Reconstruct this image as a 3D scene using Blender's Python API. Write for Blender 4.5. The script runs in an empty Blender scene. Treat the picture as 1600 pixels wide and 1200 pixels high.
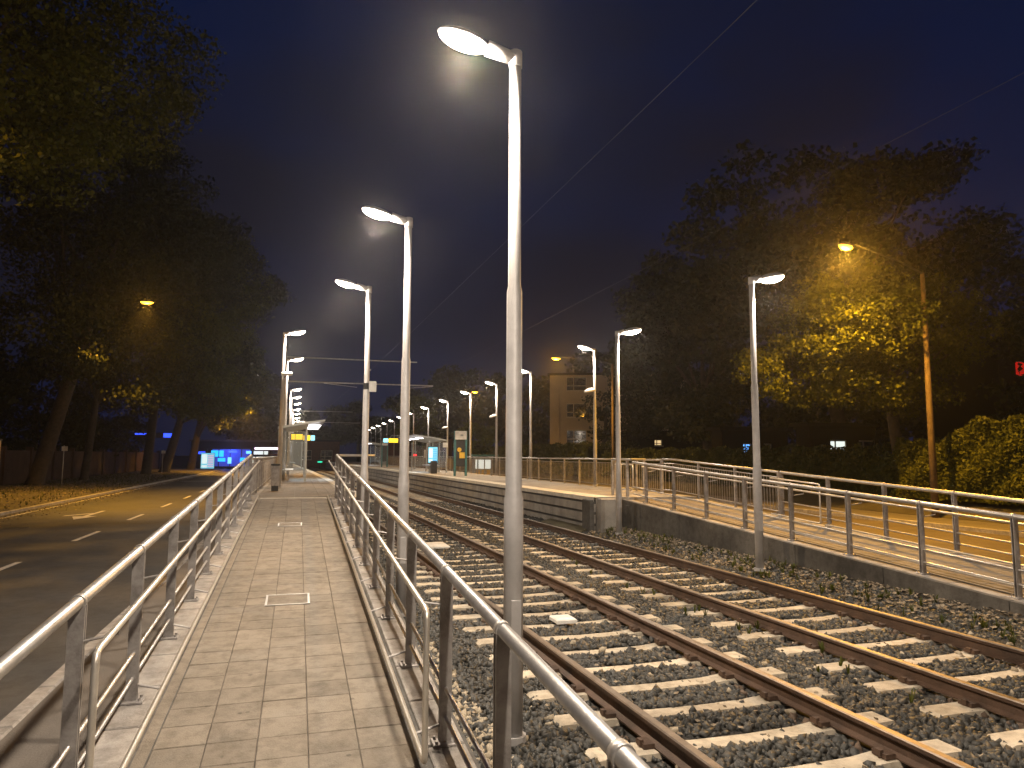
import bpy, math, random
import numpy as np
from mathutils import Vector, Matrix
R = math.radians
random.seed(7); rng = np.random.default_rng(7)
sc = bpy.context.scene
COL = sc.collection
# ------------------------------------------------------------------ camera
ZC = 2.08
cam = bpy.data.cameras.new('camera'); camo = bpy.data.objects.new('camera', cam); COL.objects.link(camo)
cam.sensor_width = 36; cam.lens = 1109 / 1600 * 36; cam.clip_end = 3000; cam.clip_start = .05
yaw = math.atan(335 / 1109 * math.cos(math.atan(.1))); pitch = math.atan(112 / 1109); roll = R(.25)
fw = Vector((math.sin(yaw) * math.cos(pitch), math.cos(yaw) * math.cos(pitch), math.sin(pitch)))
r0 = Vector((math.cos(yaw), -math.sin(yaw), 0)); u0 = r0.cross(fw)
rr = math.cos(roll) * r0 + math.sin(roll) * u0; uu = rr.cross(fw)
camo.matrix_world = Matrix(((rr.x, uu.x, -fw.x, 0), (rr.y, uu.y, -fw.y, 0), (rr.z, uu.z, -fw.z, ZC), (0, 0, 0, 1)))
sc.camera = camo
# ------------------------------------------------------------------ world: night sky with thin cloud
w = bpy.data.worlds.new("World"); sc.world = w; w.use_nodes = True
nt = w.node_tree; nt.nodes.clear()
N = nt.nodes.new; Lk = nt.links.new
tc = N('ShaderNodeTexCoord')
mp = N('ShaderNodeMapping'); mp.inputs['Scale'].default_value = (1, 1, 2.2); Lk(tc.outputs['Generated'], mp.inputs[0])
n1 = N('ShaderNodeTexNoise'); n1.inputs['Scale'].default_value = 1.9; n1.inputs['Detail'].default_value = 5; n1.inputs['Roughness'].default_value = .45
Lk(mp.outputs[0], n1.inputs['Vector'])
cr = N('ShaderNodeValToRGB'); Lk(n1.outputs[0], cr.inputs[0])
cr.color_ramp.elements[0].position = .42; cr.color_ramp.elements[0].color = (.0028, .0068, .030, 1)
cr.color_ramp.elements[1].position = .60; cr.color_ramp.elements[1].color = (.0062, .0066, .0150, 1)
sky = N('ShaderNodeTexSky'); sky.sky_type = 'NISHITA'; sky.sun_disc = False; sky.sun_elevation = R(-4); sky.sun_rotation = R(200)
mx = N('ShaderNodeMixRGB'); mx.blend_type = 'ADD'; mx.inputs[0].default_value = .004
Lk(cr.outputs[0], mx.inputs[1]); Lk(sky.outputs[0], mx.inputs[2])
bg = N('ShaderNodeBackground'); bg.inputs['Strength'].default_value = 1.0; Lk(mx.outputs[0], bg.inputs[0])
ow = N('ShaderNodeOutputWorld'); Lk(bg.outputs[0], ow.inputs[0])
sc.view_settings.view_transform = 'Standard'; sc.view_settings.look = 'None'
sc.view_settings.exposure = 0; sc.view_settings.gamma = 1; sc.view_settings.use_curve_mapping = False
sc.render.engine = 'CYCLES'
sc.cycles.max_bounces = 4; sc.cycles.diffuse_bounces = 2; sc.cycles.glossy_bounces = 2; sc.cycles.transmission_bounces = 4
sc.cycles.volume_bounces = 0; sc.cycles.sample_clamp_indirect = 2.0; sc.cycles.use_light_tree = True
HALO_HAZE = 0.0009

# ------------------------------------------------------------------ materials
def mat(name, col, rough=.7, metal=0, var=.25, vs=3, bump=0, bs=40, col2=None, spec=.5, coords='Object'):
    m = bpy.data.materials.new(name); m.use_nodes = True; t = m.node_tree; b = t.nodes['Principled BSDF']
    b.inputs['Roughness'].default_value = rough; b.inputs['Metallic'].default_value = metal
    b.inputs['Specular IOR Level'].default_value = spec
    tc = t.nodes.new('ShaderNodeTexCoord')
    src = tc.outputs[coords]
    if coords == 'World':
        pass
    n = t.nodes.new('ShaderNodeTexNoise'); n.inputs['Scale'].default_value = vs; n.inputs['Detail'].default_value = 6
    n.inputs['Roughness'].default_value = .65
    t.links.new(src, n.inputs['Vector'])
    r = t.nodes.new('ShaderNodeValToRGB')
    c2 = col2 or tuple(c * (1 + var) for c in col); c1 = tuple(c * (1 - var) for c in col) if not col2 else col
    r.color_ramp.elements[0].position = .33; r.color_ramp.elements[1].position = .67
    r.color_ramp.elements[0].color = (*c1, 1); r.color_ramp.elements[1].color = (*c2, 1)
    t.links.new(n.outputs[0], r.inputs[0]); t.links.new(r.outputs[0], b.inputs['Base Color'])
    if bump:
        n2 = t.nodes.new('ShaderNodeTexNoise'); n2.inputs['Scale'].default_value = bs; n2.inputs['Detail'].default_value = 5
        t.links.new(src, n2.inputs['Vector'])
        bp = t.nodes.new('ShaderNodeBump'); bp.inputs['Strength'].default_value = bump; bp.inputs['Distance'].default_value = .02
        t.links.new(n2.outputs[0], bp.inputs['Height']); t.links.new(bp.outputs[0], b.inputs['Normal'])
    return m
def worldpos(m):            # make a material read world position, so joined and shared pieces do not repeat
    t = m.node_tree; g = t.nodes.new('ShaderNodeNewGeometry')
    for l in list(t.links):
        if l.from_node.type == 'TEX_COORD': t.links.new(g.outputs['Position'], l.to_socket)
    return m
def emis(name, col, s, sample=False):
    m = bpy.data.materials.new(name); m.use_nodes = True; b = m.node_tree.nodes['Principled BSDF']
    b.inputs['Base Color'].default_value = (*[min(.8, c) for c in col], 1)
    b.inputs['Emission Color'].default_value = (*col, 1); b.inputs['Emission Strength'].default_value = s
    if not sample: m.cycles.emission_sampling = 'NONE'
    return m
def leafmat(name, c1, c2, vs=1.2):
    m = mat(name, c1, .6, 0, vs=vs, col2=c2, spec=.25); worldpos(m)
    t = m.node_tree; b = t.nodes['Principled BSDF']
    tr = t.nodes.new('ShaderNodeBsdfTranslucent'); mxs = t.nodes.new('ShaderNodeMixShader'); mxs.inputs[0].default_value = .3
    t.links.new(b.inputs['Base Color'].links[0].from_socket, tr.inputs[0])
    t.links.new(b.outputs[0], mxs.inputs[1]); t.links.new(tr.outputs[0], mxs.inputs[2])
    t.links.new(mxs.outputs[0], t.nodes['Material Output'].inputs[0]); return m
M = dict(
    paver=worldpos(mat('paver', (.190, .166, .134), .8, vs=.9, col2=(.262, .230, .188), bump=.3, bs=90)),
    paver_side=mat('paver_joint', (.07, .065, .06), .9),
    concrete=worldpos(mat('concrete', (.30, .285, .26), .85, vs=1.6, var=.3, bump=.3, bs=50)),
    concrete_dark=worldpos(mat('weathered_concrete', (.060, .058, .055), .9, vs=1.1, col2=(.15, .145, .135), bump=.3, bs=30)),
    block=worldpos(mat('kerb_block', (.34, .32, .30), .85, vs=4, var=.22, bump=.25, bs=70)),
    asphalt=worldpos(mat('asphalt', (.044, .044, .045), .7, vs=.9, col2=(.074, .073, .074), bump=.35, bs=120)),
    asphalt2=worldpos(mat('old_asphalt', (.085, .072, .060), .8, vs=.6, col2=(.14, .115, .09), bump=.3, bs=90)),
    walk=worldpos(mat('footway', (.12, .11, .10), .85, vs=1.5, col2=(.17, .15, .13), bump=.3, bs=60)),
    soil=worldpos(mat('verge_soil', (.055, .045, .03), .95, vs=1.1, col2=(.10, .09, .05), bump=.6, bs=25)),
    ground=worldpos(mat('ground', (.035, .04, .022), .95, vs=.3, col2=(.06, .055, .035), bump=.4, bs=8)),
    ballast=worldpos(mat('ballast_bed', (.014, .013, .012), .9, vs=22, col2=(.075, .072, .066), bump=1, bs=26)),
    stone=worldpos(mat('ballast_stone', (.013, .0135, .0135), .55, vs=18, col2=(.062, .064, .060), bump=.2, bs=60)),
    rstone=worldpos(mat('rusty_stone', (.06, .042, .03), .8, vs=14, col2=(.17, .12, .085))),
    pale=worldpos(mat('pale_debris', (.25, .21, .15), .8, vs=18, col2=(.5, .44, .34))),
    sleeper=worldpos(mat('sleeper_concrete', (.44, .39, .31), .85, vs=2.5, col2=(.66, .59, .47), bump=.3, bs=50)),
    rust=worldpos(mat('rail_rust', (.050, .030, .020), .7, vs=5, col2=(.105, .062, .040), bump=.3, bs=60)),
    shiny=mat('rail_head', (.24, .20, .165), .48, .85, vs=9, var=.2),
    steel=worldpos(mat('galvanised_steel', (.50, .49, .48), .42, .75, vs=6, var=.16, bump=.08, bs=30)),
    post=worldpos(mat('post_steel', (.42, .405, .40), .5, .55, vs=5, var=.2, bump=.1, bs=30)),
    pole=worldpos(mat('lamp_pole', (.47, .465, .47), .5, .2, vs=4, var=.14, bump=.08, bs=25)),
    stain=mat('stainless', (.70, .67, .61), .36, .7, vs=6, var=.12),
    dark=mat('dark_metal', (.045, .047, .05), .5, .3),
    brown=mat('wood_pole', (.12, .085, .055), .8, vs=6, var=.3),
    white=worldpos(mat('road_paint', (.30, .29, .27), .75, vs=22, col2=(.74, .72, .68))),
    bark=worldpos(mat('bark', (.035, .028, .02), .9, vs=5, col2=(.08, .062, .045), bump=.8, bs=14)),
    leafA=leafmat('shaded_leaves', (.018, .026, .008), (.045, .052, .016)),  # darker leaf copy for unlit trees; their shade is in the colour
    leafB=leafmat('lit_leaves', (.035, .046, .006), (.12, .13, .016), .8),  # brighter leaf copy for lamplit crowns and hedge; lamplight is in the colour
    leafC=leafmat('hedge_leaves', (.03, .045, .012), (.07, .085, .022), 1.5),
    litter=worldpos(mat('dry_leaves', (.10, .075, .05), .85, vs=11, col2=(.34, .28, .20))),
    plaster=worldpos(mat('plaster', (.50, .42, .30), .9, vs=.8, var=.1, bump=.2, bs=20)),
    wallbrown=worldpos(mat('garden_wall', (.075, .048, .04), .9, vs=1.5, var=.3, bump=.3, bs=18)),
    darkwall=mat('dark_house_wall', (.010, .010, .012), .95, spec=0.0),
    redwall=mat('red_render', (.14, .06, .05), .9),
    frame=mat('window_frame', (.62, .57, .48), .6),
    pane=mat('dark_pane', (.012, .012, .016), .08, 0),
    green=mat('petrol_paint', (.05, .17, .17), .45, .1),
    whitep=mat('white_panel', (.75, .74, .70), .5),
    roofm=mat('roof_metal', (.38, .41, .42), .4, .5),
    yellowp=mat('yellow_plate', (.80, .50, .06), .5),
    tactile=worldpos(mat('tactile_strip', (.66, .63, .55), .7, vs=6, var=.12, bump=.2, bs=60)),
    litp=emis('lamp_lens', (1, .86, .70), 30), lits=emis('sodium_lens', (1, .46, .035), 7),
    litw=emis('strip_light', (1, .93, .95), 6), ledy=emis('amber_led', (1, .62, .02), 2.2), ledc=emis('cyan_screen', (.30, .80, 1), 1.6),
    adv=emis('poster_light', (.22, .72, 1), .75), advw=emis('poster_paper', (.70, .93, 1), .95), advb=emis('poster_blue', (.08, .40, .85), .6),
    blue=emis('blue_neon', (.03, .08, 1), 2.4), bluewall=emis('blue_lit_shopfront', (.06, .11, .55), .32), cyanb=emis('cyan_neon', (.02, .45, 1), 1.6),
    pink=emis('pink_white_tube', (1, .72, .95), 3.0), redl=emis('red_signal', (1, .01, .03), 5), greenl=emis('green_signal', (.02, .9, .5), 1.5),
    winw=emis('lit_window', (.90, 1, .92), 1.0), winb=emis('blue_window', (.12, .40, 1), 2.5), winr=emis('red_blind', (.9, .02, .01), .5), wino=emis('warm_window', (1, .7, .35), .9),
    magenta=emis('magenta_poster', (.9, .45, .75), .8),
)
def objvary(m, lo, hi, gum=False):      # each slab or sleeper its own tone, a few dark gum spots and stains
    t = m.node_tree; b = t.nodes['Principled BSDF']; src = b.inputs['Base Color'].links[0].from_socket
    oi = t.nodes.new('ShaderNodeObjectInfo'); mr = t.nodes.new('ShaderNodeMapRange'); mr.inputs['To Min'].default_value = lo; mr.inputs['To Max'].default_value = hi
    t.links.new(oi.outputs['Random'], mr.inputs['Value'])
    mm = t.nodes.new('ShaderNodeVectorMath'); mm.operation = 'SCALE'; t.links.new(src, mm.inputs[0]); t.links.new(mr.outputs[0], mm.inputs['Scale'])
    out = mm.outputs[0]
    g = t.nodes.new('ShaderNodeNewGeometry')
    if gum:
        v = t.nodes.new('ShaderNodeTexVoronoi'); v.inputs['Scale'].default_value = 3.4; t.links.new(g.outputs['Position'], v.inputs['Vector'])
        r = t.nodes.new('ShaderNodeValToRGB'); r.color_ramp.elements[0].position = .045; r.color_ramp.elements[0].color = (.55, .55, .55, 1); r.color_ramp.elements[1].position = .075; r.color_ramp.elements[1].color = (1, 1, 1, 1)
        t.links.new(v.outputs['Distance'], r.inputs[0])
        k = t.nodes.new('ShaderNodeVectorMath'); k.operation = 'MULTIPLY'; t.links.new(out, k.inputs[0]); t.links.new(r.outputs[0], k.inputs[1]); out = k.outputs[0]
    n = t.nodes.new('ShaderNodeTexNoise'); n.inputs['Scale'].default_value = 6.5; n.inputs['Detail'].default_value = 7; n.inputs['Roughness'].default_value = .75; t.links.new(g.outputs['Position'], n.inputs['Vector'])
    r2 = t.nodes.new('ShaderNodeValToRGB'); r2.color_ramp.elements[0].position = .36; r2.color_ramp.elements[0].color = (.66, .64, .62, 1); r2.color_ramp.elements[1].position = .56; r2.color_ramp.elements[1].color = (1, 1, 1, 1)
    t.links.new(n.outputs[0], r2.inputs[0])
    k = t.nodes.new('ShaderNodeVectorMath'); k.operation = 'MULTIPLY'; t.links.new(out, k.inputs[0]); t.links.new(r2.outputs[0], k.inputs[1]); out = k.outputs[0]
    t.links.new(out, b.inputs['Base Color'])
objvary(M['paver'], .90, 1.12, True); objvary(M['sleeper'], .86, 1.1); objvary(M['block'], .85, 1.1); objvary(M['concrete_dark'], .8, 1.15); objvary(M['post'], .85, 1.12); objvary(M['asphalt'], 1, 1)
gl = bpy.data.materials.new('shelter_glass'); gl.use_nodes = True
b = gl.node_tree.nodes['Principled BSDF']; b.inputs['Base Color'].default_value = (.30, .36, .40, 1); b.inputs['Roughness'].default_value = .12
b.inputs['Transmission Weight'].default_value = 0; b.inputs['Alpha'].default_value = .16; M['glass'] = gl

# ------------------------------------------------------------------ mesh helpers
class MB:
    def __init__(s): s.v = []; s.f = []; s.mi = []
    def add(s, vs, fs, mi=0):
        o = len(s.v); s.v += [tuple(v) for v in vs]; s.f += [tuple(i + o for i in f) for f in fs]; s.mi += [mi] * len(fs); return s
    def box(s, c, d, rz=0, mi=0, bev=0, tilt=None):
        x, y, z = d[0] / 2, d[1] / 2, d[2] / 2
        if bev:
            b_ = bev
            ring = []
            for (zz, k) in ((-z, 0), (z - b_, 0), (z, b_)):
                ring += [(-x + k, -y + k, zz), (x - k, -y + k, zz), (x - k, y - k, zz), (-x + k, y - k, zz)]
            fs = [(3, 2, 1, 0), (8, 9, 10, 11)]
            for a in (0, 4):
                for i in range(4): j = (i + 1) % 4; fs.append((a + i, a + j, a + 4 + j, a + 4 + i))
        else:
            ring = [(-x, -y, -z), (x, -y, -z), (x, y, -z), (-x, y, -z), (-x, -y, z), (x, -y, z), (x, y, z), (-x, y, z)]
            fs = [(3, 2, 1, 0), (4, 5, 6, 7), (0, 1, 5, 4), (1, 2, 6, 5), (2, 3, 7, 6), (3, 0, 4, 7)]
        m = Matrix.Rotation(rz, 3, 'Z')
        if tilt: m = m @ Matrix.Rotation(tilt[0], 3, tilt[1])
        return s.add([m @ Vector(v) + Vector(c) for v in ring], fs, mi)
    def tube(s, pts, r, n=8, mi=0, cap=True):
        pts = [Vector(p) for p in pts]; rs = r if isinstance(r, (list, tuple)) else [r] * len(pts)
        vs = []; fs = []; prev = None
        for i, p in enumerate(pts):
            d = (pts[min(i + 1, len(pts) - 1)] - pts[max(i - 1, 0)]).normalized()
            if prev is None:
                a = d.cross(Vector((0, 0, 1)) if abs(d.z) < .9 else Vector((1, 0, 0))).normalized()
            else:
                a = (prev - d * prev.dot(d)).normalized()
            prev = a; b2 = d.cross(a)
            for k in range(n):
                t = 2 * math.pi * k / n; vs.append(p + (a * math.cos(t) + b2 * math.sin(t)) * rs[i])
        for i in range(len(pts) - 1):
            for k in range(n):
                k2 = (k + 1) % n; fs.append((i * n + k, i * n + k2, (i + 1) * n + k2, (i + 1) * n + k))
        if cap: fs.append(tuple(range(n - 1, -1, -1))); fs.append(tuple((len(pts) - 1) * n + k for k in range(n)))
        return s.add(vs, fs, mi)
    def prism(s, poly, z0, z1, mi=0):   # poly in XY
        n = len(poly); vs = [(x, y, z0) for x, y in poly] + [(x, y, z1) for x, y in poly]
        return s.add(vs, [tuple(range(n - 1, -1, -1)), tuple(range(n, 2 * n))] + [(i, (i + 1) % n, n + (i + 1) % n, n + i) for i in range(n)], mi)
    def ell(s, c, rad, n=14, m=8, z0=-1, z1=1, mi=0, rot=None):
        vs = []; fs = []
        for i in range(m + 1):
            ph = math.asin(z0) + (math.asin(z1) - math.asin(z0)) * i / m
            for k in range(n):
                t = 2 * math.pi * k / n
                v = Vector((rad[0] * math.cos(ph) * math.cos(t), rad[1] * math.cos(ph) * math.sin(t), rad[2] * math.sin(ph)))
                if rot: v = rot @ v
                vs.append(v + Vector(c))
        for i in range(m):
            for k in range(n): k2 = (k + 1) % n; fs.append((i * n + k, i * n + k2, (i + 1) * n + k2, (i + 1) * n + k))
        fs.append(tuple(range(n - 1, -1, -1))); fs.append(tuple(m * n + k for k in range(n)))
        return s.add(vs, fs, mi)
    def mesh(s, name, mats, smooth=False):
        me = bpy.data.meshes.new(name); me.from_pydata(s.v, [], s.f)
        for m in (mats if isinstance(mats, list) else [mats]): me.materials.append(M[m] if isinstance(m, str) else m)
        if isinstance(mats, list): me.polygons.foreach_set('material_index', s.mi)
        if smooth:
            me.polygons.foreach_set('use_smooth', [len(p.vertices) == 4 for p in me.polygons])
        me.update(); return me
def npmesh(name, V, F, matn, mi=None, mats=None):
    me = bpy.data.meshes.new(name); V = np.asarray(V, np.float32); F = np.asarray(F, np.int32); k = F.shape[1]
    me.vertices.add(len(V)); me.vertices.foreach_set('co', V.ravel())
    me.loops.add(F.size); me.loops.foreach_set('vertex_index', F.ravel())
    me.polygons.add(len(F)); me.polygons.foreach_set('loop_start', np.arange(0, F.size, k, dtype=np.int32))
    me.polygons.foreach_set('loop_total', np.full(len(F), k, np.int32))
    for m in (mats or [matn]): me.materials.append(M[m])
    if mi is not None: me.polygons.foreach_set('material_index', np.asarray(mi, np.int32))
    me.update(calc_edges=True); return me
def inst(name, me, parent=None, loc=(0, 0, 0), rz=0, rot=None):
    o = bpy.data.objects.new(name, me); COL.objects.link(o); o.location = loc
    if rot: o.rotation_euler = rot
    else: o.rotation_euler = (0, 0, rz)
    if parent: o.parent = parent
    return o
def tag(o, label=None, cat=None, group=None, kind=None):
    if label: o['label'] = label
    if cat: o['category'] = cat
    if group: o['group'] = group
    if kind: o['kind'] = kind
    return o
def thing(name, label, cat, loc=(0, 0, 0), rz=0, group=None):
    o = bpy.data.objects.new(name, None); COL.objects.link(o); o.location = loc; o.rotation_euler = (0, 0, rz); o.empty_display_size = .2
    return tag(o, label, cat, group)
def part(name, mb, mats, parent, smooth=False, loc=(0, 0, 0), kind=None):
    o = inst(name, mb.mesh(name, mats, smooth), parent, loc)
    if kind: o['kind'] = kind
    return o
def struct(name, mb, mats, smooth=False):
    return tag(part(name, mb, mats, None, smooth), kind='structure')
def copy_tree(o, parent=None, loc=None, rz=None, label=None):
    c = o.copy(); COL.objects.link(c)
    if parent: c.parent = parent
    if loc is not None: c.location = loc
    if rz is not None: c.rotation_euler = (0, 0, rz)
    if label: c['label'] = label
    for ch in list(o.children): copy_tree(ch, c)
    return c

# ------------------------------------------------------------------ geometry of the place
SL = 1.02 / 19.0
def rz_(y): return -.05 + SL * min(max(y, -3), 19)          # ramp surface height
def off(y):                                                  # the tracks curve to the left
    return -.012 * y - .0002 * y * y if y < 60 else -1.44 - .036 * (y - 60)
PT = .97                                                     # platform top
YS = [-8 + 2 * i for i in range(85)]
def strip(xa, xb, z, ys, za=None):
    m = MB()
    vs = []; fs = []
    for y in ys: vs += [(xa(y), y, z(y)), (xb(y), y, (za or z)(y))]
    for i in range(len(ys) - 1): fs.append((2 * i, 2 * i + 1, 2 * i + 3, 2 * i + 2))
    return m.add(vs, fs)
# ground sheet
g = MB(); g.add([(-600, -200, -.16), (600, -200, -.16), (600, 1200, -.16), (-600, 1200, -.16)], [(0, 1, 2, 3)]); struct('ground', g, 'ground')
struct('road', strip(lambda y: -9.9, lambda y: -2.15, lambda y: -.10, [-15, 0, 40, 100, 220]), 'asphalt')
c = lambda v: (lambda y: v)
struct('footway', strip(c(-2.0), c(-1.21), c(.0), [-15, 0, 60, 130]), 'walk')
kb = struct('kerb', MB().add([(-2.16, -15, -.14), (-2.0, -15, -.14), (-2.0, 130, -.14), (-2.16, 130, -.14)], [(0, 1, 2, 3)]), 'block')
kbm = MB().box((0, 0, 0), (.15, .985, .14), bev=.015).mesh('kerb_stone', 'block')
for i in range(60): inst('kerb_stone', kbm, kb, (-2.08, -2 + i, -.06))
# far kerb + verge + far footway
struct('far_kerb', MB().box((-9.98, 80, -.07), (.15, 200, .16), bev=.02), 'block')
struct('verge', strip(c(-17.6), c(-10.06), lambda y: .12, [-15, 0, 40, 100, 200], za=lambda y: -.0), 'soil')
# road markings
rm = []
for i in range(14):
    y = -2.5 + 6.03 * i + .02 * i
    m = MB().add([(-.065, -1.2, 0), (.065, -1.2, 0), (.06, 1.2, 0), (-.06, 1.2, 0)], [(0, 1, 2, 3)]) if i == 0 else None
    if m: dme = m.mesh('lane_dash', 'white')
    rm.append(tag(inst('lane_dash', dme, None, (-5.3, y, -.096)), kind='structure'))
ar = MB()
ar.add([(-.07, -.2, 0), (.07, -.2, 0), (.07, 2.4, 0), (-.07, 2.4, 0)], [(0, 1, 2, 3)])
ar.add([(-.38, -.2, 0.0), (0, -1.5, 0), (.38, -.2, 0)], [(0, 1, 2)])
ar.add([(-.07, 1.0, 0.0), (-.07, 1.35, 0), (-.75, .35, 0), (-.75, .0, 0)], [(0, 1, 2, 3)])
o = struct('turn_arrow', ar, 'white'); o.location = (-7.05, 28.6, -.096)
struct('edge_line', strip(c(-9.55), c(-9.43), c(-.096), [20, 130]), 'white')
struct('stop_line', strip(c(-9.0), c(-5.6), c(-.095), [63, 63.5]), 'white')

# ballast bed between the ramps
struct('ballast_bed', strip(lambda y: 1.15 if y < 20 else off(y) + 2.1, lambda y: (8.44 if y < 18 else off(y) + 7.9), lambda y: -.03, [-8, -4, 0, 5, 10, 15, 18, 18.01, 20, 26, 32, 40, 50, 60, 80, 110, 150]), 'ballast')
vg = strip(lambda y: 7.45 + off(y), lambda y: 8.44 if y < 18 else off(y) + 7.9, lambda y: .0, [-8, -4, 0, 3, 6, 9, 12, 15, 17.99, 18.01, 21], za=lambda y: .16)
struct('track_verge', vg, 'soil')

# ramps: deck, side wall, pavers, kerb blocks
def ramp(name, x0, x1, px0, ncol, wall_x, label_side, ps=.315):
    L = [(-4), 19]
    z0, z1 = rz_(-3) - .05, rz_(19)
    m = MB()
    # deck body just under the pavers
    for (xa, xb, top) in ((x0, x1, -.009),):
        za = -.05 - SL * 3 + top; zb = PT + top
        m.add([(xa, -3, -.3), (xb, -3, -.3), (xb, 19, -.3), (xa, 19, -.3), (xa, -3, za), (xb, -3, za), (xb, 19, zb), (xa, 19, zb)],
              [(3, 2, 1, 0), (4, 5, 6, 7), (0, 1, 5, 4), (1, 2, 6, 5), (2, 3, 7, 6), (3, 0, 4, 7)])
    d = tag(part(name, m, 'concrete_dark', None), kind='structure')
    a = math.atan(SL)
    pm = [MB().box((0, 0, -.03), (ps - .0035 - k, ps - .0035 - k, .06), bev=.005).mesh('paver', 'paver') for k in (0, .001)]
    ys = [1.2 + ps * j for j in range(400) if 1.2 + ps * j < 18.9]
    for j, y in enumerate(ys):
        for i in range(ncol):
            if ncol * len(ys) > 300 and j >= 300 // ncol: continue
            inst('paver', pm[(i + j) % 2], d, (px0 + ps * (i + .5), y, rz_(y) + random.uniform(-.0022, .0022)), rot=(a + random.uniform(-.004, .004), random.uniform(-.004, .004), 0))
    if ncol * len(ys) > 300:
        far = MB()
        for y in ys[300 // ncol:]:
            for i in range(ncol): far.box((px0 + ps * (i + .5), y, rz_(y) - .03), (ps - .006, ps - .006, .06))
        part('paver', far, 'paver', d, kind='stuff')
    part('edge_strip', MB().add([(px0 - .085, -3, rz_(-3) - .004), (px0 - .006, -3, rz_(-3) - .004), (px0 - .006, 18.98, rz_(18.98) - .004), (px0 - .085, 18.98, rz_(18.98) - .004)], [(0, 1, 2, 3)]), 'paver', d)
    # plain infill behind the camera
    far = MB(); far.add([(px0, -3, rz_(-3)), (px0 + ps * ncol, -3, rz_(-3)), (px0 + ps * ncol, 1.04, rz_(1.04)), (px0, 1.04, rz_(1.04))], [(0, 1, 2, 3)]); part('deck_screed', far, 'paver', d)
    return d
# left ramp (under the camera)
dl = ramp('ramp', -1.22, 1.14, -.817, 5, None, 'l')
a = math.atan(SL)
cbm = MB().box((0, 0, -.05), (.30, .738, .10), bev=.008).mesh('kerb_block', 'block')
cbm2 = MB().box((0, 0, -.05), (.25, .738, .10), bev=.008).mesh('kerb_block', 'block')
for j in range(27):
    y = -.6 + .7575 * j - .35
    if y > 18.8: break
    inst('kerb_block', cbm, dl, (-1.065, y, rz_(y) + .012), rot=(a, 0, 0))
    inst('kerb_block', cbm2, dl, (.985, y, rz_(y) + .012), rot=(a, 0, 0))
dr = ramp('ramp', 8.45, 11.0, 9.0, 4, None, 'r')
for j in range(27):
    y = -.6 + .7575 * j - .35
    if y > 17.9: break
    inst('kerb_block', cbm, dr, (8.62, y, rz_(y) + .012), rot=(a, 0, 0))
    inst('kerb_block', cbm, dr, (10.62, y, rz_(y) + .012), rot=(a, 0, 0))
# wall panels on the track side of the right ramp
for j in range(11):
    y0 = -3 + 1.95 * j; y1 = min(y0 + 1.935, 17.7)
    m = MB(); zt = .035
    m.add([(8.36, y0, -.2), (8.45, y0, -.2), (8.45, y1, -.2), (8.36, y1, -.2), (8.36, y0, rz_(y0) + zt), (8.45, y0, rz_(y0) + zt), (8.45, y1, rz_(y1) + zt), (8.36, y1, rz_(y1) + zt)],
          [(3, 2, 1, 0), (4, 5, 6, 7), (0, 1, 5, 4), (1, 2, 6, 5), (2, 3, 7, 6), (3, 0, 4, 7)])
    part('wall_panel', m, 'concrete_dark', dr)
# sidewalls of the left ramp towards the ballast
# manhole frames in the left ramp
for (x, y, s) in ((-.05, 8.75, .46), (-.09, 14.57, .42)):
    t = thing('manhole_cover', 'square metal cover frame let into the ramp paving, ' + ('nearer of the two' if y < 10 else 'farther of the two'), 'manhole cover', (x, y, rz_(y) + .004)); t.rotation_euler = (a, 0, 0)
    m = MB()
    for q in (-1, 1):
        m.box((0, q * s / 2, .003), (s + .03, .022, .008)); m.box((q * s / 2, 0, .0025), (.022, s - .022, .007))
    part('frame', m, 'steel', t); part('lid', MB().box((0, 0, 0), (s - .03, s - .03, .006)), 'paver', t)

# platforms
def platform(name, xl, xr, y0, y1, edge_side):
    ys = [y0] + [y for y in YS if y0 + 1 < y < y1] + [y1]
    m = MB(); n = len(ys); vs = []; fs = []
    for y in ys: vs += [(xl(y), y, -.2), (xr(y), y, -.2), (xr(y), y, PT), (xl(y), y, PT)]
    for i in range(n - 1):
        k = 4 * i
        for (p, q) in ((1, 2), (2, 3), (3, 0)): fs.append((k + p, k + 4 + p, k + 4 + q, k + q))
    fs += [(0, 1, 2, 3), (4 * n - 1, 4 * n - 2, 4 * n - 3, 4 * n - 4)]
    m.add(vs, fs); return tag(part(name, m, 'concrete', None), kind='structure'), ys
edgeL = lambda y: 2.10 + off(y); edgeR = lambda y: 7.97 + off(y)
pl, ysl = platform('platform', c(-1.22), edgeL, 19.02, 100, 1)
pr, ysr = platform('platform', edgeR, c(10.75), 17.75, 120, -1)
struct('tactile_strip', MB().box((-.05, 19.35, PT + .004), (1.62, .15, .008)), 'tactile')
# platform paving of the left platform, near part
m = MB()
for j in range(70):
    for i in range(8):
        x = -.98 + .315 * i; y = 19.6 + .315 * j
        if x + .32 < edgeL(y) - .35: m.box((x + .157, y + .157, PT + .006), (.309, .309, .012))
part('paver', m, 'paver', pl, kind='stuff')
m = strip(lambda y: edgeL(y) - .30, lambda y: edgeL(y) + .02, c(PT + .016), ysl); part('edge_slab', m, 'tactile', pl)
m = strip(lambda y: edgeR(y) - .06, lambda y: edgeR(y) + .55, c(PT + .012), ysr)
m.add([(edgeR(y) - .06, y, PT - .10) for y in ysr] + [(edgeR(y) - .06, y, PT + .012) for y in ysr], [(i, i + 1, len(ysr) + i + 1, len(ysr) + i) for i in range(len(ysr) - 1)])
part('edge_slab', m, 'tactile', pr)
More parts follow.
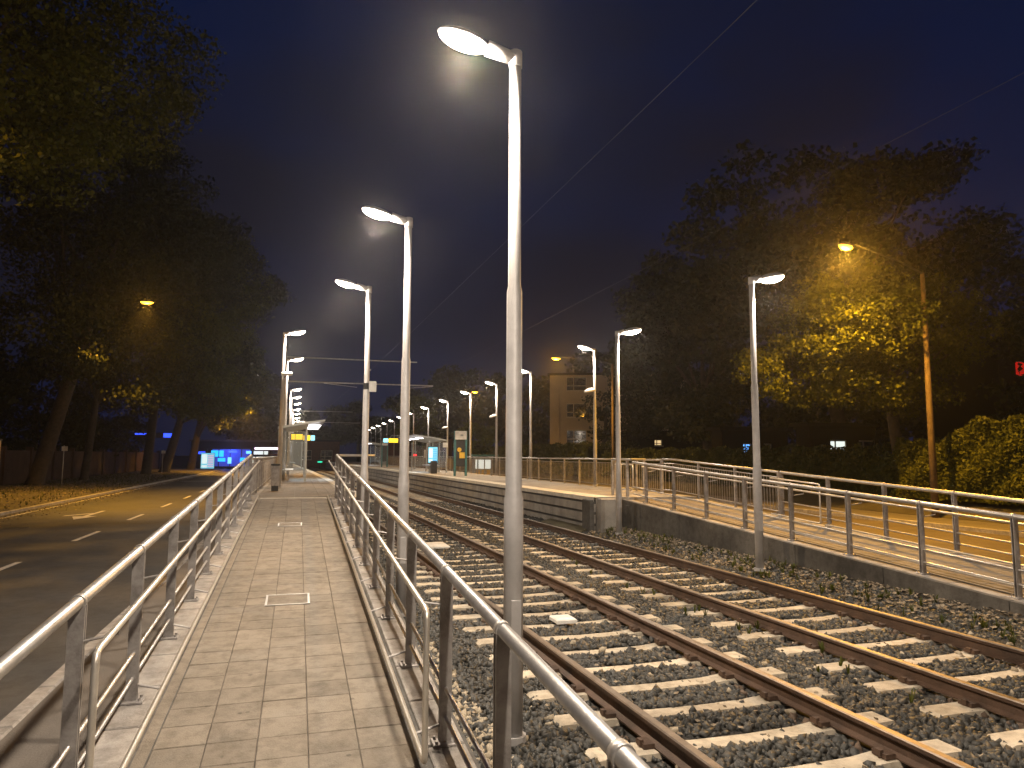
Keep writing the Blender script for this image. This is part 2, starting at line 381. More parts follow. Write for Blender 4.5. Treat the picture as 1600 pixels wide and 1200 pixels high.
# fascia planks of the right platform face: two long grooves between concrete beams
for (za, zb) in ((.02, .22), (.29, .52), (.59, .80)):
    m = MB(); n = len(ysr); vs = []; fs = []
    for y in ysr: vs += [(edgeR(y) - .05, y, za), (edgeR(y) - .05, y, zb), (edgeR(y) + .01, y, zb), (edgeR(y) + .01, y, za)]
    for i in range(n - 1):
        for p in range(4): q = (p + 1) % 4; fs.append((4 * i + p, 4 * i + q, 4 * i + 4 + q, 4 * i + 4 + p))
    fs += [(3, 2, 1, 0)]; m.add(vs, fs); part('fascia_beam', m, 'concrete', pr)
part('groove_shade_sheet', strip(lambda y: edgeR(y) - .003, lambda y: edgeR(y) - .003, c(-.1), ysr, za=c(.9)), 'dark', pr)  # dark sheet behind the beams; colours in the shade of the grooves
part('end_pillar', MB().box((7.98, 17.62, .35), (.50, .26, 1.2), bev=.02), 'concrete', pr)
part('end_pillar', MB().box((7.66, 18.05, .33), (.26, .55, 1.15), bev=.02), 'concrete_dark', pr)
# right-hand road, footway and bank
struct('road', strip(c(11.75), c(18.6), c(-.03), [-20, 0, 40, 100, 220]), 'asphalt2')
struct('kerb', MB().box((11.68, 60, 0), (.14, 170, .16), bev=.02), 'block')
struct('kerb', MB().box((18.68, 60, .02), (.14, 170, .16), bev=.02), 'block')
struct('footway', strip(c(18.76), c(20.6), c(.09), [-20, 0, 40, 100, 200]), 'walk')
struct('bank', strip(c(20.6), c(23.2), c(.1), [-20, 0, 40, 100, 200], za=c(.75)), 'soil')
struct('lawn', strip(c(23.2), c(90), c(.75), [-20, 0, 40, 100, 200], za=c(.9)), 'ground')

# ------------------------------------------------------------------ tracks
slm = MB()
prof = [(-1.30, .10, .00), (-1.26, .11, .018), (-.82, .11, .018), (-.45, .085, -.006), (0, .08, -.012), (.45, .085, -.006), (.82, .11, .018), (1.26, .11, .018), (1.30, .10, .0)]
vs = []; fs = []
for (x, hw, z) in prof: vs += [(x, -hw - .04, -.2), (x, hw + .04, -.2), (x, hw, z), (x, -hw, z)]
for i in range(len(prof) - 1):
    for p in range(4): q = (p + 1) % 4; fs.append((4 * i + p, 4 * i + q, 4 * i + 4 + q, 4 * i + 4 + p))
fs += [(3, 2, 1, 0), tuple(4 * (len(prof) - 1) + k for k in range(4))]
slm.add(vs, fs); sleeper_me = slm.mesh('sleeper', 'sleeper')
RT = .16
def railmesh(x0):
    pr_ = [(-.062, .015), (-.062, .026), (-.012, .042), (-.010, .112), (-.034, .122), (-.036, .150), (-.028, RT), (.028, RT), (.036, .150), (.034, .122), (.010, .112), (.012, .042), (.062, .026), (.062, .015)]
    ys = [-6, -3, 0, 2, 4, 6, 8, 10, 12, 15, 18, 21, 24, 28, 32, 36, 41, 46, 51, 56, 62, 70, 90, 150]
    m = MB(); n = len(pr_); vs = [(x0 + off(y) + px, y, pz) for y in ys for px, pz in pr_]
    for i in range(len(ys) - 1):
        for k in range(n):
            k2 = (k + 1) % n; m_i = 1 if k in (5, 6, 7) else 0
            m.f.append((i * n + k, (i + 1) * n + k, (i + 1) * n + k2, i * n + k2)); m.mi.append(m_i)
    m.v = vs; return m.mesh('rail', ['rust', 'shiny'])
def track(xl, label):
    t = thing('railway_track', label, 'railway track', (0, 0, 0), group='pair of railway tracks')
    inst('rail', railmesh(xl), t); inst('rail', railmesh(xl + 1.505), t)
    clips = MB(); y = -2.0; k = 0
    while y < 95:
        xc = xl + .7525 + off(y)
        inst('sleeper', sleeper_me, t, (xc + random.uniform(-.02, .02), y + random.uniform(-.015, .015), random.uniform(-.006, .004)), rz=.012 + random.uniform(-.008, .008))
        if y < 32:
            for dx in (-.7525, .7525):
                for s in (-1, 1):
                    clips.box((xc + dx + s * .10, y, .032), (.085, .13, .035)); clips.box((xc + dx + s * .14, y, .045), (.03, .05, .045))
        y += .62
    part('rail_clip', clips, 'rust', t, kind='stuff')
track(2.62, 'nearer railway track running beside the paved ramp'); track(5.62, 'farther railway track running below the grey ramp wall')
# white plates lying between the rails
for (x, y, s, lb) in ((3.25, 8.55, (.26, .30, .05), 'small pale box fixed between the rails of the near track'), (3.05, 16.2, (.55, .8, .05), 'wide pale plate on the sleepers of the near track farther off')):
    tag(part('track_plate', MB().box((0, 0, 0), s, bev=.012), 'whitep', None, loc=(x, y, .05)), lb, 'plate')

# ballast stones
def ico():
    p = (1 + 5 ** .5) / 2
    V = np.array([(-1, p, 0), (1, p, 0), (-1, -p, 0), (1, -p, 0), (0, -1, p), (0, 1, p), (0, -1, -p), (0, 1, -p), (p, 0, -1), (p, 0, 1), (-p, 0, -1), (-p, 0, 1)], float)
    V /= np.linalg.norm(V[0])
    F = np.array([(0, 11, 5), (0, 5, 1), (0, 1, 7), (0, 7, 10), (0, 10, 11), (1, 5, 9), (5, 11, 4), (11, 10, 2), (10, 7, 6), (7, 1, 8), (3, 9, 4), (3, 4, 2), (3, 2, 6), (3, 6, 8), (3, 8, 9), (4, 9, 5), (2, 4, 11), (6, 2, 10), (8, 6, 7), (9, 8, 1)])
    return V, F
IV = np.array([(-1,-1,-1),(1,-1,-1),(1,1,-1),(-1,1,-1),(-1,-1,1),(1,-1,1),(1,1,1),(-1,1,1)], float) * .72
IF = np.array([(0,2,1),(0,3,2),(4,5,6),(4,6,7),(0,1,5),(0,5,4),(1,2,6),(1,6,5),(2,3,7),(2,7,6),(3,0,4),(3,4,7)])
def rotm(n):
    q = rng.normal(size=(n, 4)); q /= np.linalg.norm(q, axis=1)[:, None]; a, b, c_, d = q.T
    return np.stack([np.stack([a*a+b*b-c_*c_-d*d, 2*(b*c_-a*d), 2*(b*d+a*c_)], 1), np.stack([2*(b*c_+a*d), a*a-b*b+c_*c_-d*d, 2*(c_*d-a*b)], 1), np.stack([2*(b*d-a*c_), 2*(c_*d+a*b), a*a-b*b-c_*c_+d*d], 1)], 1)
offv = np.vectorize(off)
def onsleeper(x, y):
    bad = np.zeros(len(x), bool)
    for xl in (2.62, 5.62):
        dx = np.abs(x - (xl + .7525 + offv(y))); k = np.abs((y + 2.0 + .31) % .62 - .31)
        bad |= (dx < 1.27) & (k < np.where(y > 9, .15, .115))
    return bad
def onrail(x, y):
    bad = np.zeros(len(x), bool)
    for xr in (2.62, 4.125, 5.62, 7.125): bad |= np.abs(x - xr - offv(y)) < .085
    return bad
def stones(name, n, y0, y1, r0_, r1_, matn, x0=1.16, x1=8.3, z=.0, filt=None, label=None, keep_sleeper=.02):
    x = rng.uniform(x0, x1, n); y = rng.uniform(y0, y1, n)
    ok = ~(onsleeper(x, y) & (rng.random(n) > keep_sleeper)) & ~onrail(x, y)
    if filt is not None: ok &= filt(x, y)
    x, y = x[ok], y[ok]; n = len(x)
    s = rng.uniform(r0_, r1_, n)
    sh = (IV[None] + rng.uniform(-.42, .42, (n, 8, 3))) * rng.uniform(.55, 1.3, (n, 1, 3))
    V = np.einsum('nij,nkj->nki', rotm(n), sh) * s[:, None, None]
    rise = np.clip((x - 7.45 - offv(y)) / .95, 0, 1) * .16
    V += np.stack([x, y, z - .021 + rise + rng.uniform(-.02, .012, n)], 1)[:, None]
    F = (IF[None] + 8 * np.arange(n)[:, None, None]).reshape(-1, 3)
    return tag(inst(name, npmesh(name, V.reshape(-1, 3), F, matn)), label, 'gravel' if label else None, kind='stuff')
nearrail = lambda x, y: np.min([np.abs(x - q - offv(y)) for q in (2.62, 4.125, 5.62, 7.125)], axis=0) < .22
stones('ballast_stone', 80000, 2.2, 14, .017, .040, 'stone', filt=lambda x, y: ~nearrail(x, y) | (rng.random(len(x)) < .3), label='dark crushed stone ballast between sleepers')
stones('ballast_stone', 24000, 14, 32, .032, .055, 'stone', x1=8.0, filt=lambda x, y: (x > np.where(y > 19, edgeL(0) + offv(y), 1)) & (x < np.where(y > 17, 7.9 + offv(y), 9)), label='dark crushed stone ballast farther along both tracks')
stones('rusty_stone', 24000, 2.5, 18, .018, .032, 'rstone', filt=lambda x, y: nearrail(x, y), label='brown rust stained stones close to the rails', keep_sleeper=.01)
stones('pale_stone', 420, 2.5, 14, .02, .04, 'pale', z=.012, label='scattered pale stones on the dark ballast', keep_sleeper=.3)
stones('pale_stone', 900, 2.5, 8, .018, .034, 'pale', x0=1.14, x1=1.5, z=.01, label='pale pinkish stones heaped along the ramp edge')
# dry leaves on the far verge
def quads(cx, cy, cz, size, up=.5):
    n = len(cx); Rm = rotm(n)
    sx = size * rng.uniform(.7, 1.3, n); sy = sx * rng.uniform(.6, .95, n)
    base = np.array([(-1, -.25, 0), (-.1, -1, .15), (1, 0, 0), (-.1, 1, .15)], float)
    V = base[None] * np.stack([sx, sy, sx], 1)[:, None] / 2
    V = np.einsum('nij,nkj->nki', Rm, V)
    V[:, :, 2] *= up
    V += np.stack([cx, cy, cz], 1)[:, None]
    return V.reshape(-1, 3), np.arange(4 * n).reshape(-1, 4)
n = 4200; x = 7.3 + 1.1 * rng.power(2.0, n); y = rng.uniform(3, 18, n)
V, F = quads(x, y, .02 + np.clip((x - 7.45 - offv(y)) / .95, 0, 1) * .16 + rng.uniform(.01, .04, n), .062, .5)
tag(inst('leaf_litter', npmesh('leaf_litter', V, F, 'litter')), 'dry brown leaf litter along the foot of the grey wall', 'leaf litter', kind='stuff')
n = 700; x = rng.uniform(1.2, 7.5, n); y = rng.uniform(2.5, 16, n)
V, F = quads(x, y, np.full(n, .035), .05, .5)
tag(inst('leaf_litter', npmesh('leaf_litter', V, F, 'litter')), 'few fallen leaves scattered over the ballast', 'leaf litter', kind='stuff')

# ------------------------------------------------------------------ railings
post_me = MB()
post_me.box((0, -.020, 0), (.078, .012, 1.0)); post_me.box((0, .020, 0), (.078, .012, 1.0)); post_me.box((0, 0, -.2), (.03, .028, .12)); post_me.box((0, 0, .3), (.03, .028, .10))
def railing(label, xp, xi, htop, hin, y_in0, y0, y1, posts, curve_end=None, lo=.36, lo2=.18, loopend=True):
    side = 1 if xi > xp else -1
    t = thing('ramp_railing', label, 'railing', (xp, y0, rz_(y0)), group='railings along the two ramps')
    L = lambda x, y, h: Vector((x - xp, y - y0, rz_(y) + h - rz_(y0)))
    pts = [L(xp, y0, htop), L(xp, y1, htop)] + [L(x, y, h) for x, y, h in (curve_end or [])]
    part('handrail', MB().tube(pts, .034, 14), 'steel', t, True)
    # inner loop: handrail, bend, down, kick rail
    lp = []
    yb = y_in0
    lp += [L(xi, y1, hin)] + [L(xi, yb + .05, hin), L(xi, yb + .012, hin - .012), L(xi, yb, hin - .05), L(xi, yb, .14), L(xi, yb + .012, .105), L(xi, yb + .05, .095), L(xi, y1, .095)]
    part('inner_handrail', MB().tube(lp, .0185, 10), 'stain', t, True)
    if y_in0 > y0 + 1.2:
        yb = y_in0 - .12
        lp = [L(xi, y0, hin), L(xi, yb - .05, hin), L(xi, yb - .012, hin - .012), L(xi, yb, hin - .05), L(xi, yb, .14), L(xi, yb - .012, .105), L(xi, yb - .05, .095), L(xi, y0, .095)]
        if loopend: part('kick_rail', MB().tube([L(xi, y0, .095), L(xi, yb - .02, .095)], .0185, 10), 'stain', t, True)
    for h in (lo, lo2):
        part('mid_rail', MB().tube([L(xp, y0, h), L(xp, y1, h)], .015, 8), 'steel', t, True)
    ph = htop - .03
    m = MB(); s = ph
    for dy in (-.018, .018): m.box((0, dy, ph / 2), (.078, .011, ph))
    m.box((0, 0, .18), (.03, .025, .10)); m.box((0, 0, .55), (.03, .025, .10)); m.box((0, 0, ph - .06), (.03, .025, .10))
    pm = m.mesh('post', 'post')
    bm_ = MB().box((0, 0, .008), (.17, .13, .016), bev=.004)
    for q in (-1, 1):
        for r_ in (-1, 1): bm_.tube([(q * .06, r_ * .045, .016), (q * .06, r_ * .045, .034)], .011, 6)
    bm2 = bm_.mesh('base_plate', 'post')
    dx = xi - xp
    br = MB().tube([(side * .03, 0, hin - .09), (dx, 0, hin - .06), (dx, 0, hin - .015)], .008, 6).mesh('bracket', 'post')
    br2 = MB().tube([(side * .03, 0, .12), (dx, 0, .075)], .009, 6).mesh('bracket', 'post')
    cm = MB().tube([(0, -.022, 0), (0, .022, 0)], .041, 14).mesh('collar', 'steel', True)
    for y in posts:
        p = inst('post', pm, t, L(xp, y, 0.012)); inst('base_plate', bm2, p, (0, 0, 0))
        if y > y_in0 or loopend is False: inst('bracket', br, p, (0, 0, 0)); inst('bracket', br2, p, (0, 0, 0))
        inst('collar', cm, p, (0, 0, htop - .012), rot=(math.atan(SL), 0, 0))
    return t
pR = [-.6 + 1.395 * k - 0.03 for k in range(0, 14)]
pR = [y for y in [-.68, .7, 2.08, 3.40, 4.75, 6.25, 7.72, 9.1, 10.5, 11.9, 13.3, 14.7, 16.1, 17.5, 18.75]]
railing('grey tubular railing on the right edge of the near ramp, beside the track', .98, .775, 1.11, .97, 4.33, -1.2, 18.8, pR, curve_end=[(1.05, 18.95, 1.10), (1.30, 18.98, 1.10), (1.95, 18.98, 1.10)])
pL = [.0, 1.45, 2.9, 4.42, 5.95, 7.5, 8.9, 10.3, 11.7, 13.1, 14.5, 15.9, 17.3, 18.7]
railing('grey tubular railing on the left edge of the near ramp, beside the road', -1.10, -.895, 1.10, .97, 3.95, -1.2, 18.8, pL)
pF = [-.2 + 1.42 * k for k in range(13)]
railing('grey tubular railing on the track side of the far ramp', 8.72, 9.0, 1.02, .90, -1.0, -1.2, 17.6, pF)
railing('grey tubular railing on the road side of the far ramp', 10.70, 10.4, 1.02, .90, 12.4, -1.2, 14.0, [.5 + 1.5 * k for k in range(10)])

def bar_fence(label, pts, h, base, spacing=.11, bay=1.35, name='bar_fence', sloped=False):
    t = thing(name, label, 'fence', (pts[0][0], pts[0][1], base))
    x0, y0 = pts[0][:2]; P_ = [Vector((x - x0, y - y0, rz_(y) - rz_(y0) if sloped else 0)) for x, y in pts]
    part('top_rail', MB().tube([p + Vector((0, 0, h)) for p in P_], .03, 8), 'steel', t, True)
    part('bottom_rail', MB().tube([p + Vector((0, 0, .12)) for p in P_], .014, 6), 'steel', t)
    part('upper_rail', MB().tube([p + Vector((0, 0, h - .12)) for p in P_], .014, 6), 'steel', t)
    seg = [0]
    for i in range(len(P_) - 1): seg.append(seg[-1] + (P_[i + 1] - P_[i]).length)
    def at(s):
        for i in range(len(P_) - 1):
            if s <= seg[i + 1] + 1e-6: return P_[i].lerp(P_[i + 1], (s - seg[i]) / (seg[i + 1] - seg[i]))
        return P_[-1]
    pm = MB().box((0, 0, h / 2), (.06, .05, h)).mesh('post', 'post')
    n = max(1, int(seg[-1] / bay)); st = seg[-1] / n
    bars = MB()
    for k in range(n + 1): inst('post', pm, t, at(k * st))
    s = spacing
    while s < seg[-1]:
        p = at(s); bars.box((p.x, p.y, p.z + h / 2), (.012, .012, h - .25)); s += spacing
    part('bars', bars, 'post', t, kind='stuff')
    return t
bar_fence('grey barred fence along the left edge of the near platform', [(-1.1, 19.1), (-1.1, 24), (-1.1, 60)], 1.0, PT)
bar_fence('long grey barred fence along the back of the far platform', [(10.45, 19.2), (10.45, 118)], 1.0, PT, spacing=.13, bay=1.6)
bar_fence('barred fence panel where the far ramp meets the far platform', [(10.7, 14.1), (10.7, 18.9), (10.45, 19.15)], 1.02, rz_(14.1), bay=1.5, sloped=True)
# looped guard frame at the head of the far ramp
t = thing('guard_frame', 'looped tubular guard frame at the head of the far ramp', 'guard rail', (8.7, 17.9, PT))
part('handrail', MB().tube([(0, -.2, 1.02), (0, 1.0, 1.02), (.25, 1.25, 1.02), (1.2, 1.25, 1.02)], .03, 10), 'steel', t, True)
part('inner_loop', MB().tube([(.1, 1.0, .88), (.1, -.1, .88), (.1, -.14, .8), (.1, -.14, .25), (.1, 0, .18), (.1, 1.0, .18), (.3, 1.2, .18), (1.1, 1.2, .18)], .018, 8), 'stain', t, True)
for (px_, py_) in ((0, 0), (0, .95), (1.15, 1.25)): part('post', MB().box((px_, py_, .5), (.07, .05, 1.0)), 'post', t)

# ------------------------------------------------------------------ lamps
def light(name, parent, loc, power, col, kind='SPOT', size=.10, angle=168):
    l = bpy.data.lights.new(name, kind); l.energy = power; l.color = col; l.shadow_soft_size = size
    if kind == 'SPOT': l.spot_size = R(angle); l.spot_blend = .7
    o = bpy.data.objects.new(name, l); COL.objects.link(o); o.parent = parent; o.location = loc
    return o
WARM = (1, .83, .65)
def lamp_proto(h=5.25, dirx=-1, power=520, withlight=True, label='', hs=1.0):
    t = thing('lamp_post', label, 'lamp post', group='white platform and ramp lamp posts')
    part('pole', MB().tube([(0, 0, 0), (0, 0, 1.75), (0, 0, 1.80), (0, 0, h - 1.9), (0, 0, h - 1.85), (0, 0, h)], [.074, .074, .063, .060, .050, .047], 16), 'pole', t, True)
    part('base_flange', MB().tube([(0, 0, 0), (0, 0, .05)], .10, 12), 'pole', t)
    part('service_door', MB().box((0, -.071, .85), (.075, .012, .34), bev=.004), 'pole', t)
    part('pole_cap', MB().tube([(0, 0, h - .06), (0, 0, h + .07)], .055, 12), 'pole', t, True)
    d = dirx; tl = Matrix.Rotation(d * -R(12), 3, 'Y')
    part('arm', MB().tube([(0, 0, h + .01), (d * (.43 - .24 * hs), 0, h + .065)], [.050, .062], 12), 'pole', t, True)
    ex = d * .43; ez = h + .10
    part('housing', MB().ell((ex, 0, ez), (.27 * hs, .135 * hs, .085 * hs), 18, 6, 0, 1, rot=tl), 'pole', t, True)
    part('lens', MB().ell((ex, 0, ez - .004), (.255 * hs, .125 * hs, .095 * hs), 18, 6, -1, 0, rot=tl), 'litp', t, True)
    if withlight: light('lamp_light', t, (ex, 0, ez - .17), power, WARM, 'SPOT', .08, 162); light('lamp_spill', t, (ex, 0, ez - .21), power * .24, WARM, 'POINT', .08)
    return t
nm = lambda lst: lst
# near row along the ramp (heads to the left)
pr0 = lamp_proto(5.25, -1, 700, hs=.8, label='nearest tall lamp post, its glowing head at the top of the picture'); pr0.location = (1.58, 5.2, 0)
near = [(1.36, 9.48, 'second nearest lamp post beside the near ramp railing'), (1.22, 13.68, 'third lamp post by the near ramp, with a grey box on its pole'), (1.62, .9, 'lamp post beside the ramp level with the viewer'), (1.66, -3.4, 'lamp post beside the ramp behind the viewer')]
nl = []
for (x, y, lb) in near[:2]: nl.append(copy_tree(pr0, None, (x, y, 0), label=lb))
for (x, y, lb) in near[2:]: copy_tree(pr0, None, (x, y, 0), label=lb)
p3 = nl[1]; part('junction_box', MB().box((.11, 0, 3.38), (.14, .10, .20), bev=.01), 'whitep', p3); part('box_strap', MB().tube([(0, 0, 3.32), (0, 0, 3.44)], .062, 12), 'dark', p3)
# far ramp posts (heads to the right, away from the track)
pr1 = lamp_proto(5.1, 1, 480, label='tall lamp post standing before the far ramp wall, nearer of two'); pr1.location = (7.72, 10.75, .12)
copy_tree(pr1, None, (7.80, 16.55, .12), label='tall lamp post standing before the far ramp wall, farther of two')
copy_tree(pr1, None, (7.72, 4.6, .12), label='lamp post before the far ramp wall just outside the picture on the right')
# left platform row (heads to the right)
pl0 = lamp_proto(5.2, 1, 720, label='first lamp post on the near platform, with a loudspeaker panel on its pole'); pl0.location = (-.55, 25.2, PT)
ordn = ['second', 'third', 'fourth', 'fifth', 'sixth', 'seventh', 'eighth', 'ninth', 'tenth', 'eleventh', 'twelfth', 'thirteenth']
ysL = [32.4, 47.5, 54, 61, 68.5, 76, 84.5, 93]
for y, od in zip(ysL, ordn): copy_tree(pl0, None, (-.55, y, PT), label='%s lamp post along the near platform counted from the ramp' % od)
part('loudspeaker', MB().box((.12, -.05, 3.85), (.36, .22, .10), bev=.02, tilt=(R(18), 'X')), 'whitep', pl0)
part('speaker_bracket', MB().tube([(0, 0, 3.7), (.12, -.05, 3.78)], .018, 8), 'dark', pl0)
# right platform row (heads to the left)
pq0 = lamp_proto(5.2, -1, 560, label='first lamp post behind the far platform, in front of the tan building, with a loudspeaker'); pq0.location = (10.95, 25.3, PT)
ysR = [33.2, 39.5, 46, 53.5, 62, 71, 79, 87, 95, 103, 111, 119]
lp_r = []
for i, (y, od) in enumerate(zip(ysR, ordn)):
    lp_r.append(copy_tree(pq0, None, (10.95 if y < 60 else 10.95 + .010 * (y - 60), y, PT), label='%s lamp post behind the far platform counted from its near end' % od))
spk = MB().ell((0, 0, 0), (.24, .15, .12), 12, 4, -.3, 1).mesh('loudspeaker', 'whitep', True)
for (lp_, z_) in ((pq0, 3.60), (lp_r[1], 3.35), (lp_r[3], 3.2)): inst('loudspeaker', spk, lp_, (-.22, -.05, z_), rot=(0, R(-14), 0)); part('speaker_bracket', MB().tube([(0, 0, z_), (-.2, -.05, z_)], .02, 6), 'dark', lp_)
# prune the real lights of the far ones: brighter spacing, fewer lights
for o in list(COL.objects):
    if o.type == 'LIGHT' and o.parent and o.parent.location.y > 60 and int(o.parent.location.y) % 2: bpy.data.objects.remove(o)

SOD = (1, .47, .045)
def sodium(loc, head, power, label, pole=True):
    x, y, z = loc; hx, hy, hz = (head[i] - loc[i] for i in range(3))
    t = thing('street_lamp', label, 'street lamp', loc, group='orange street lamps')
    if pole:
        part('pole', MB().tube([(0, 0, 0), (0, 0, hz * .5), (0, 0, hz - .1)], [.12, .10, .07], 12), 'brown', t, True)
        part('arm', MB().tube([(0, 0, hz - .12), (hx * .3, hy * .3, hz + .05), (hx - math.copysign(.3, hx), hy, hz + .12)], [.035, .028, .02], 8), 'dark', t, True)
    rt = Matrix.Rotation(math.atan2(hy, hx), 3, 'Z')
    part('housing', MB().ell((hx, hy, hz + .02), (.36, .15, .13), 14, 5, 0, 1, rot=rt), 'dark', t, True)
    part('lens', MB().ell((hx, hy, hz + .015), (.33, .135, .11), 14, 5, -1, 0, rot=rt), 'lits', t, True)
    light('lamp_light', t, (hx, hy, hz - .16), power, SOD, 'SPOT', .12, 165); light('lamp_spill', t, (hx, hy, hz - .22), power * .15, SOD, 'POINT', .12)
    return t
def susp(loc, power, label, halfspan=5, cone=125):
    t = thing('hanging_street_lamp', label, 'street lamp', (loc[0], loc[1], 0), group='orange lamps hung over the left road'); z = loc[2]
    part('span_wire', MB().tube([(-halfspan, 0, z + .9), (0, 0, z + .32), (halfspan * .9, 0, z + .9)], .012, 5), 'dark', t)
    part('hanger', MB().tube([(0, 0, z + .1), (0, 0, z + .33)], .02, 6), 'dark', t)
    part('housing', MB().ell((0, 0, z), (.34, .17, .13), 14, 5, 0, 1), 'dark', t, True)
    part('lens', MB().ell((0, 0, z - .004), (.31, .15, .10), 14, 5, -1, 0), 'lits', t, True)
    light('lamp_light', t, (0, 0, z - .16), power, SOD, 'SPOT', .12, cone); light('lamp_spill', t, (0, 0, z - .2), min(900, power * .03) if loc[1] < 60 else 1500, SOD, 'POINT', .12)
sodium((20.4, 18.85, .1), (15.9, 17.4, 8.5), 7500, 'tall brown street lamp post in front of the yellow lit tree on the right')
sodium((20.6, 44.5, .1), (16.2, 43.8, 8.5), 4200, 'street lamp glowing orange left of the tan building')
sodium((20.6, -6, .1), (16.0, -6.5, 8.5), 1500, 'street lamp on the right road behind the viewer')
sodium((20.6, 70.5, .1), (17.1, 70, 8.5), 2500, 'distant street lamp on the right road beyond the station sign')
susp((-7.7, 40, 9.9), 9000, 'orange street lamp hanging among the leaves over the left road')
susp((-6.2, 92, 8.1), 11000, 'distant orange street lamp hanging over the left road', 6, 165)
susp((-13.6, 19.5, 12.8), 12000, 'orange street lamp hidden beyond the top left tree', cone=172)

# ------------------------------------------------------------------ catenary masts and wires
def mast(x, y, label):
    t = thing('catenary_mast', label, 'mast', (x, y, PT), group='catenary masts of the near platform')
    part('pole', MB().tube([(0, 0, 0), (0, 0, 6.7)], [.12, .09], 12), 'post', t, True)
    X = lambda v: v - x
    part('cantilever', MB().tube([(0, 0, 6.12), (X(6.05), 0, 6.12)], .035, 8), 'steel', t, True)
    part('cantilever', MB().tube([(0, 0, 4.86), (X(6.95), 0, 4.86)], .035, 8), 'steel', t, True)
    part('steady_arm', MB().tube([(X(6.9), 0, 4.82), (X(5.2), 0, 4.66)], .018, 6), 'steel', t)
    part('steady_arm', MB().tube([(X(1.2), 0, 4.82), (X(2.9), 0, 4.66)], .018, 6), 'steel', t)
    return t
mast(-.75, 38.0, 'nearer catenary mast with two long arms over the tracks'); mast(-.95, 85, 'farther catenary mast with two long arms over the tracks')
tw = lambda x0: [(x0 + off(y) , y, 5.62 + (.0 if i % 2 else .0)) for i, y in enumerate([-12, 5, 20, 38, 60, 85, 140])]
for x0, lb in ((3.37, 'contact wire over the nearer track'), (6.37, 'contact wire over the farther track')):
    tag(part('contact_wire', MB().tube(tw(x0), .003, 5), 'dark', None), lb, 'wire', 'contact wires')
t_ = thing('cable_fixing', 'small metal clamps along the overhead line', 'clamp', (3.37, 30, 5.6)); part('clamp', MB().box((-.55, 0, .03), (.05, .12, .06)), 'steel', t_)

# ------------------------------------------------------------------ platform furniture
t = thing('litter_bin', 'dark grey box bin at the foot of the first platform lamp post', 'litter bin', (-.62, 22.9, PT))
part('body', MB().box((0, 0, .48), (.24, .22, .62), bev=.02), 'post', t); part('lid', MB().box((0, 0, .81), (.27, .25, .05), bev=.01), 'dark', t)
part('foot', MB().box((0, 0, .085), (.20, .18, .17)), 'dark', t)

def shelter(label, x, y, z, L=6, wd=1.7, h=2.45, mirror=1, poster=True, lights=5):
    # back wall on the outer side; mirror=+1 roof reaches towards +x
    t = thing('platform_shelter', label, 'shelter', (x, y, z), group='platform shelters'); s = mirror
    m = MB(); th = .07
    prof_ = [(-.05, h - .06), (-.05, h + .02), (wd * .55, h + .22), (wd, h + .34), (wd, h + .28), (wd * .55, h + .13), (0, h - .06)]
    n = len(prof_); vs = [(s * px, yy, pz) for yy in (-.15, L + .15) for px, pz in prof_]
    fs = [tuple(range(n)), tuple(range(2 * n - 1, n - 1, -1))] + [(k, (k + 1) % n, n + (k + 1) % n, n + k) for k in range(n)]
    m.add(vs, fs); part('roof', m, 'roofm', t)
    pm = MB().box((0, 0, h / 2), (.07, .07, h - .05)).mesh('post', 'roofm')
    for k in range(4): inst('post', pm, t, (0, L * k / 3, 0)); 
    for k in range(3): part('glass_panel', MB().box((0, L * (k + .5) / 3, h / 2 + .1), (.012, L / 3 - .1, h - .5)), 'glass', t)
    for yy in (0, L):
        part('end_panel', MB().box((s * .55, yy, h / 2 + .1), (.95, .012, h - .5)), 'glass', t)
        inst('post', pm, t, (s * 1.06, yy, 0))
    for k in range(lights): 
        yy = L * (k + .5) / lights
        part('ceiling_light', MB().box((s * wd * .78, yy, h + .12), (.50, .09, .03)), 'litw', t)
    light('ceiling_glow', t, (s * wd * .6, L * .5, h - .05), 260, (.75, .9, 1), 'SPOT', .3, 150)
    b1 = MB(); b1.box((s * .35, L * .5, .46), (.42, L * .6, .04))
    part('seat', b1, 'steel', t)
    for yy in (.25, .5, .75): part('seat_leg', MB().box((s * .35, L * yy, .22), (.06, .06, .44)), 'post', t)
    return t
shelter('low canopy shelter on the near platform beyond the lamp posts', -.72, 30.2, PT, 6, 1.78, 2.22, 1, lights=4)
shelter('second canopy shelter farther down the near platform', -.72, 58, PT, 6, 1.6, 2.3, 1, lights=3)
s2 = shelter('glass shelter with a lit blue poster on the far platform', 8.85, 43.5, PT, 7, 2.0, 2.05, -1, lights=4)
s3 = shelter('smaller distant shelter on the far platform', 8.9, 76, PT, 5, 2.0, 2.2, -1, lights=2)
# lit poster case at the near end of that shelter
def poster(label, x, y, z, w_, h_, rz=0, mats_=('advw', 'advb', 'adv'), name='poster_case'):
    t = thing(name, label, 'lit poster', (x, y, z), rz)
    part('case', MB().box((0, .04, h_ / 2), (w_ + .10, .08, h_ + .10)), 'dark', t)
    part('sheet', MB().box((0, -.006, h_ / 2), (w_, .012, h_)), mats_[2], t)
    m = MB()
    for k in range(7): m.box((w_ * .22, -.016, h_ * (.14 + .115 * k)), (w_ * .42, .006, h_ * .05))
    part('print_line', m, mats_[1], t)
    m = MB(); m.box((-w_ * .24, -.016, h_ * .62), (w_ * .40, .006, h_ * .60)); m.box((-w_ * .24, -.016, h_ * .14), (w_ * .40, .006, h_ * .14)); part('print_block', m, mats_[0], t)
    return t
poster('glowing pale blue poster case in the glass shelter of the far platform', 7.95, 43.2, PT + .66, .56, .95)
part('leaflet_box', MB().box((-.1, -.1, 1.75), (.3, .06, .3)), 'whitep', s2)
